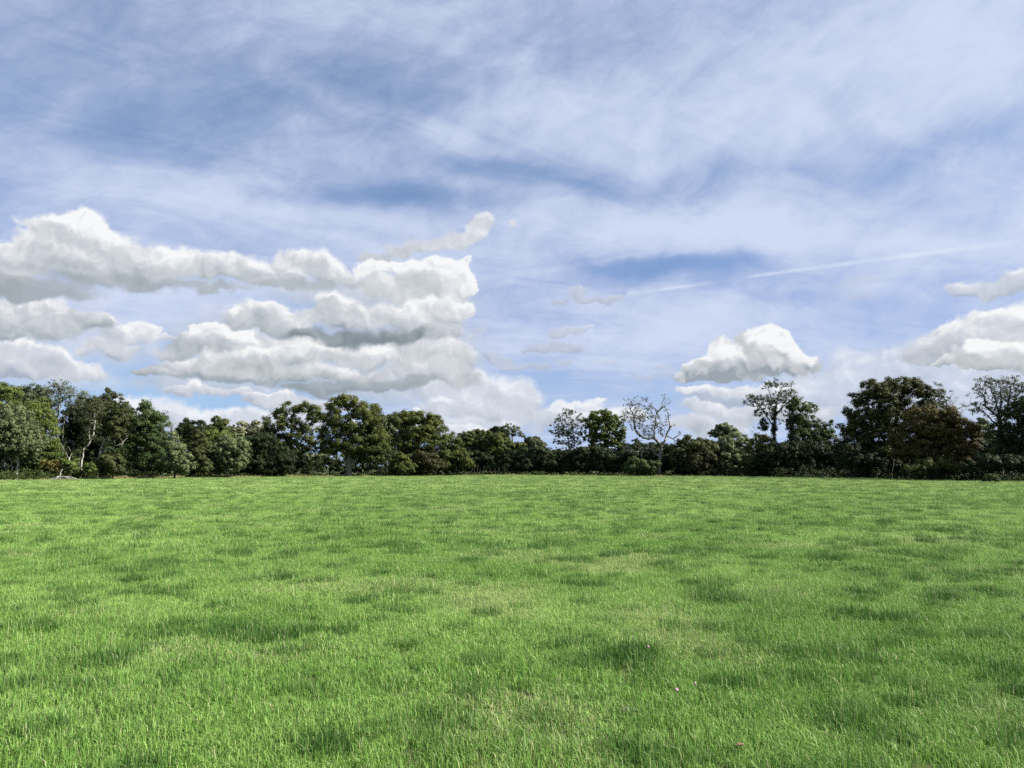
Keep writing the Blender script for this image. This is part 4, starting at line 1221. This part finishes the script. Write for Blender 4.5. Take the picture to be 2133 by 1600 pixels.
bl = attr('blade', 'GEOMETRY'); lush = attr('lush', 'INSTANCER'); dry_sheen = attr('dry_sheen', 'INSTANCER'); hue = attr('hue', 'INSTANCER')
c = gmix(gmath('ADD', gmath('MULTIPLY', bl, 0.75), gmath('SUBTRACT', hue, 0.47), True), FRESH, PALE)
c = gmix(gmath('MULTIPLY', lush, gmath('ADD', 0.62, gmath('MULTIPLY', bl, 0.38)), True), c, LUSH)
dry_sheen_f = gmath('MULTIPLY', gmath('SUBTRACT', gmath('ADD', gmath('MULTIPLY', dry_sheen, 0.55), attr('straw', 'GEOMETRY')), 0.88), 9.0, True)
c = gmix(dry_sheen_f, c, DRY_SHEEN)
p = n.new('ShaderNodeBsdfPrincipled'); p.inputs['Roughness'].default_value = 0.5; p.inputs['Specular IOR Level'].default_value = 0.16
l.new(c, p.inputs['Base Color'])
t = n.new('ShaderNodeBsdfTranslucent'); l.new(c, t.inputs[0])
s = n.new('ShaderNodeMixShader'); s.inputs[0].default_value = 0.30
l.new(p.outputs[0], s.inputs[1]); l.new(t.outputs[0], s.inputs[2])
o = n.new('ShaderNodeOutputMaterial'); l.new(s.outputs[0], o.inputs[0])

patches = bpy.data.collections.new('grass_patches')


def patch(idx, R, nb, h, w, seed, longs=0):
    g = np.random.default_rng(seed)
    nt = nb + longs
    rad_ = R * np.sqrt(g.random(nt)); th = g.uniform(0, 2 * math.pi, nt)
    x, y = rad_ * np.cos(th), rad_ * np.sin(th)
    hh = h * np.exp(g.normal(0, 0.42, nt)); hh[nb:] *= 2.1
    a = g.uniform(0, 2 * math.pi, nt); ln = np.abs(g.normal(0.65, 0.42, nt)) * hh
    lx, ly = np.cos(a) * ln, np.sin(a) * ln
    f = a + math.pi / 2 + g.normal(0, 0.5, nt)
    ww = w * g.uniform(0.6, 1.3, nt) * 0.5
    wx, wy = np.cos(f) * ww, np.sin(f) * ww
    z0 = np.full(nt, -0.02)
    v0 = np.stack([x - wx, y - wy, z0], 1); v1 = np.stack([x + wx, y + wy, z0], 1)
    mx_, my_ = x + lx * 0.32, y + ly * 0.32
    v2 = np.stack([mx_ + wx * 0.85, my_ + wy * 0.85, hh * 0.58], 1); v3 = np.stack([mx_ - wx * 0.85, my_ - wy * 0.85, hh * 0.58], 1)
    v4 = np.stack([x + lx, y + ly, hh * (1 - 0.25 * np.minimum(ln / hh, 1.2))], 1)
    verts = np.stack([v0, v1, v2, v3, v4], 1).reshape(-1, 3)
    b = np.arange(nt)[:, None] * 5
    quads = b + np.array([[0, 1, 2, 3]]); tris = b + np.array([[3, 2, 4]])
    rnd = g.random(nt); st_ = g.random(nt)
    me = np_mesh('grass_patch', verts, quads, grm, {'blade': ('POINT', np.repeat(rnd, 5)), 'straw': ('POINT', np.repeat(st_, 5))}, tris=tris)
    ob = bpy.data.objects.new('grass_patch_%02d' % idx, me)
    patches.objects.link(ob)


NV = 8
for k in range(NV):
    patch(k, 0.15, 260, 0.034, 0.0036, 900 + k, 3)
for k in range(NV):
    patch(NV + k, 0.20, 190, 0.041, 0.0056, 920 + k, 2)
for k in range(NV):
    patch(2 * NV + k, 0.42, 260, 0.048, 0.013, 940 + k, 1)

pts = []; var = []
gr = np.random.default_rng(4)


def scatter(y0, y1, dens_, v0):
    half = 0.72
    n_ = int(dens_ * ((y1 * y1 - y0 * y0) * half + 4.8 * (y1 - y0)))
    Y = np.sqrt(gr.uniform(y0 * y0, y1 * y1, n_)); X = gr.uniform(-1, 1, n_) * (half * Y + 2.4)
    px_ = X / Y * F + RW / 2
    ok = Y < edge_y(px_) + 8
    pts.append(np.stack([X[ok], Y[ok]], 1)); var.append(v0 + gr.integers(0, NV, ok.sum()))


scatter(1.8, 15, 76, 0)
scatter(13.5, 46, 46, NV)
scatter(42, 152, 10, 2 * NV)
XY = np.concatenate(pts); VAR = np.concatenate(var)
X, Y = XY[:, 0], XY[:, 1]
def tufts(x, y, cell, prob, r0, r1, seed):
    # scattered irregular tufts of taller darker grass
    xd = x + (fbm(x / 0.20, y / 0.20, seed + 1, 3) - 0.5) * 0.55
    yd = y + (fbm(x / 0.20 + 9, y / 0.20, seed + 2, 3) - 0.5) * 0.55
    cx, cy = np.floor(xd / cell), np.floor(yd / cell)
    best = np.zeros_like(x)
    for i_ in (-1, 0, 1):
        for j_ in (-1, 0, 1):
            ux, uy = cx + i_, cy + j_
            fx = (ux + hash2(ux, uy, seed + 3)) * cell; fy = (uy + hash2(ux, uy, seed + 4)) * cell
            rad_ = r0 + (r1 - r0) * hash2(ux, uy, seed + 5) ** 2
            el = 0.6 + 0.8 * hash2(ux, uy, seed + 7); an = 3.14 * hash2(ux, uy, seed + 8)
            ddx, ddy = xd - fx, yd - fy
            e1 = (ddx * np.cos(an) + ddy * np.sin(an)) / el; e2 = (-ddx * np.sin(an) + ddy * np.cos(an)) * el
            q_ = np.hypot(e1, e2) / rad_
            on = hash2(ux, uy, seed + 6) < prob * (0.35 + 1.3 * vnoise(fx / 3.1, fy / 3.1, seed + 9))
            best = np.maximum(best, np.where(on, np.clip((1.15 - q_) / 0.38, 0, 1) * (0.45 + 0.55 * hash2(ux, uy, seed + 11)), 0))
    return best


soft = np.clip(fbm(X / 0.8 + 3, Y / 0.8, 47, 4, 0.62) * 2.4 - 0.85, 0, 1)        # gentle mottling between the tufts
broad = np.clip(fbm(X / 6 + 1, Y / 6, 49, 3) * 2.2 - 0.8, 0, 1)
lushv = np.clip(np.maximum(tufts(X, Y, 0.42, 0.62, 0.05, 0.17, 200), tufts(X, Y, 1.1, 0.60, 0.11, 0.36, 300)) + 0.30 * soft * soft + 0.16 * broad, 0, 1)
small = fbm(X / 0.45, Y / 0.45, 61, 2)
dry_sheen_v = (np.clip((fbm(X / 1.7 + 7, Y / 1.7, 71, 3) - 0.60) / 0.18, 0, 1) * 0.6 + 0.45 * np.clip((Y - 35) / 70, 0, 1)) * (1 - lushv)  # dry patches, plus far sheen painted in as more pale blades
huev = np.clip(fbm(X / 3.0, Y / 3.0, 81, 3) * 0.7 + 0.3 * gr.random(len(X)) + 0.75 * np.clip((Y - 14) / 70, 0, 1), 0, 1.5)  # random hue, plus the paleness of sunlit tips painted in with distance
hs_ = (0.62 + 0.50 * small + 1.15 * lushv - 0.18 * dry_sheen_v) * gr.uniform(0.85, 1.15, len(X))
Z = ground_z(X, Y)
gme = bpy.data.meshes.new('grass')
gme.vertices.add(len(X)); gme.vertices.foreach_set('co', np.stack([X, Y, Z], 1).astype(np.float32).ravel())
for k, typ, arr in (('variant', 'INT', VAR), ('rotz', 'FLOAT', gr.uniform(0, 6.283, len(X))), ('hs', 'FLOAT', hs_), ('lush', 'FLOAT', lushv), ('dry_sheen', 'FLOAT', dry_sheen_v), ('hue', 'FLOAT', huev)):
    a = gme.attributes.new(k, typ, 'POINT')
    a.data.foreach_set('value', arr.astype(np.int32 if typ == 'INT' else np.float32))
gme.update()
grass = add('grass', gme)
gme.materials.append(grm)
tag(grass, 'short green pasture grass with darker lush tufts', 'grass', kind='stuff')
ng = bpy.data.node_groups.new('grass_scatter', 'GeometryNodeTree')
ng.interface.new_socket('Geometry', in_out='INPUT', socket_type='NodeSocketGeometry')
ng.interface.new_socket('Geometry', in_out='OUTPUT', socket_type='NodeSocketGeometry')
gn, gl = ng.nodes, ng.links
gi = gn.new('NodeGroupInput'); go = gn.new('NodeGroupOutput')
ci = gn.new('GeometryNodeCollectionInfo'); ci.inputs['Collection'].default_value = patches
ci.inputs['Separate Children'].default_value = True; ci.inputs['Reset Children'].default_value = True
iop = gn.new('GeometryNodeInstanceOnPoints'); iop.inputs['Pick Instance'].default_value = True


def named(nm, typ):
    q_ = gn.new('GeometryNodeInputNamedAttribute'); q_.data_type = typ; q_.inputs['Name'].default_value = nm
    return q_.outputs['Attribute']


gl.new(gi.outputs[0], iop.inputs['Points']); gl.new(ci.outputs[0], iop.inputs['Instance'])
gl.new(named('variant', 'INT'), iop.inputs['Instance Index'])
cz = gn.new('ShaderNodeCombineXYZ'); gl.new(named('rotz', 'FLOAT'), cz.inputs[2]); gl.new(cz.outputs[0], iop.inputs['Rotation'])
cs_ = gn.new('ShaderNodeCombineXYZ'); cs_.inputs[0].default_value = 1; cs_.inputs[1].default_value = 1
gl.new(named('hs', 'FLOAT'), cs_.inputs[2]); gl.new(cs_.outputs[0], iop.inputs['Scale'])
gl.new(iop.outputs[0], go.inputs[0])
md = grass.modifiers.new('scatter', 'NODES'); md.node_group = ng

# ------------------------------------------------------------------ small things in the grass
def on_ground(px, py):
    X_, y_, Z_ = ray(px, py)
    k = -CAM_H / Z_
    for _ in range(5):
        k = (float(ground_z(X_ * k, y_ * k)) - CAM_Z) / Z_
    return np.array((X_ * k, y_ * k, float(ground_z(X_ * k, y_ * k))))


def flat_mat(name, a, b):
    m, n_, l_ = new_mat(name)
    tx = n_.new('ShaderNodeTexNoise'); tx.inputs['Scale'].default_value = 60
    rp = n_.new('ShaderNodeValToRGB'); l_.new(tx.outputs['Fac'], rp.inputs[0])
    rp.color_ramp.elements[0].position = 0.35; rp.color_ramp.elements[0].color = (*a, 1)
    rp.color_ramp.elements[1].position = 0.65; rp.color_ramp.elements[1].color = (*b, 1)
    pb = n_.new('ShaderNodeBsdfPrincipled'); pb.inputs['Roughness'].default_value = 0.6
    l_.new(rp.outputs[0], pb.inputs['Base Color'])
    oo = n_.new('ShaderNodeOutputMaterial'); l_.new(pb.outputs[0], oo.inputs[0])
    return m


PINK = flat_mat('clover_petals', (0.50, 0.22, 0.38), (0.72, 0.45, 0.60))
STEM = flat_mat('clover_stem', (0.06, 0.12, 0.03), (0.10, 0.18, 0.05))
LEAF1 = flat_mat('dead_leaf', (0.09, 0.045, 0.025), (0.24, 0.14, 0.09))
LEAF2 = flat_mat('dead_leaf_underside', (0.10, 0.06, 0.03), (0.25, 0.15, 0.08))
DOCK = flat_mat('dock_leaf', (0.03, 0.05, 0.015), (0.08, 0.10, 0.03))


def clover(px, py, label):
    b = on_ground(px, py)
    h = 0.075
    rt = root('clover_flower', b, label, 'flower', 'pink clover flowers in the grass')
    v, q = tubes([(b, b + np.array((0.01, 0, h * 0.5)), 0.002, 0.002), (b + np.array((0.01, 0, h * 0.5)), b + np.array((0.012, 0, h)), 0.002, 0.0018)], 6)
    add('stem', np_mesh('stem', v, q, STEM, smooth=True), rt)
    g = np.random.default_rng(int(px))
    cs = np.array([b + np.array((0.012, 0, h + 0.006))]); 
    lv, lq, lt = leaf_quads(cs, np.array([[0, 0, 1.0]]), 0.009, 70, 0.008, g, flat=1.0)
    add('flower_head', np_mesh('flower_head', lv, lq, PINK), rt)


clover(1445, 1448, 'pink clover flower head, largest one, right of the middle foreground')
clover(1347, 1368, 'pink clover flower head farther back than the largest one')
clover(1407, 1462, 'faint pink clover flower head low, just left of the largest one')


def dead_leaf(px, py, size, label, rz):
    b = on_ground(px, py); b[2] += 0.04
    rt = root('fallen_leaf', b, label, 'leaf')
    nu, nv_ = 9, 5
    vs = []
    for a_ in range(nu):
        u = a_ / (nu - 1)
        wd = size * 0.42 * math.sin(math.pi * (u * 0.92 + 0.04)) * (1 + 0.25 * math.sin(u * 19))
        for c_ in range(nv_):
            w_ = c_ / (nv_ - 1) * 2 - 1
            x_, y_ = (u - 0.5) * size, w_ * wd
            z_ = 0.35 * size * (w_ * w_) * 0.5 + 0.25 * size * (u - 0.5) ** 2 + 0.05 * size * math.sin(8 * u + 3 * w_)
            vs.append((b[0] + x_ * math.cos(rz) - y_ * math.sin(rz), b[1] + x_ * math.sin(rz) + y_ * math.cos(rz), b[2] + z_))
    qs = [(a_ * nv_ + c_, (a_ + 1) * nv_ + c_, (a_ + 1) * nv_ + c_ + 1, a_ * nv_ + c_ + 1) for a_ in range(nu - 1) for c_ in range(nv_ - 1)]
    bl_ = add('blade', np_mesh('blade', vs, qs, LEAF1, smooth=True), rt)
    so = bl_.modifiers.new('thickness', 'SOLIDIFY'); so.thickness = 0.001
    e = np.array(vs[2]); d_ = np.array((-math.cos(rz), -math.sin(rz), 0.2))
    v, q = tubes([(e, e + d_ * size * 0.3, 0.0015, 0.001)], 6)
    add('stalk', np_mesh('stalk', v, q, LEAF2, smooth=True), rt)


dead_leaf(1543, 1568, 0.042, 'curled pinkish brown dead leaf in the grass at bottom right of centre', 0.4)

# broad-leaved weed
b = on_ground(1312, 1490)
dk = root('dock_plant', b, 'dark broad-leaved weed rosette in the foreground grass right of centre', 'weed')
g = np.random.default_rng(8)
for k in range(11):
    a_ = k * 2.4 + g.normal(0, 0.2); L = g.uniform(0.06, 0.10); up_ = g.uniform(0.5, 1.1)
    vs = []; n_ = 7
    for i_ in range(n_):
        u = i_ / (n_ - 1)
        rr2 = L * u * math.cos(up_ * (1 - 0.5 * u)); zz2 = L * u * math.sin(up_ * (1 - 0.7 * u))
        w_ = 0.010 * math.sin(math.pi * min(1, u * 0.9 + 0.08))
        for s_ in (-1, 0, 1):
            vs.append((b[0] + math.cos(a_) * rr2 - math.sin(a_) * w_ * s_, b[1] + math.sin(a_) * rr2 + math.cos(a_) * w_ * s_, b[2] + 0.01 + zz2 + 0.004 * abs(s_)))
    qs = [(i_ * 3 + s_, (i_ + 1) * 3 + s_, (i_ + 1) * 3 + s_ + 1, i_ * 3 + s_ + 1) for i_ in range(n_ - 1) for s_ in range(2)]
    add('leaf', np_mesh('leaf', vs, qs, DOCK, smooth=True), dk)
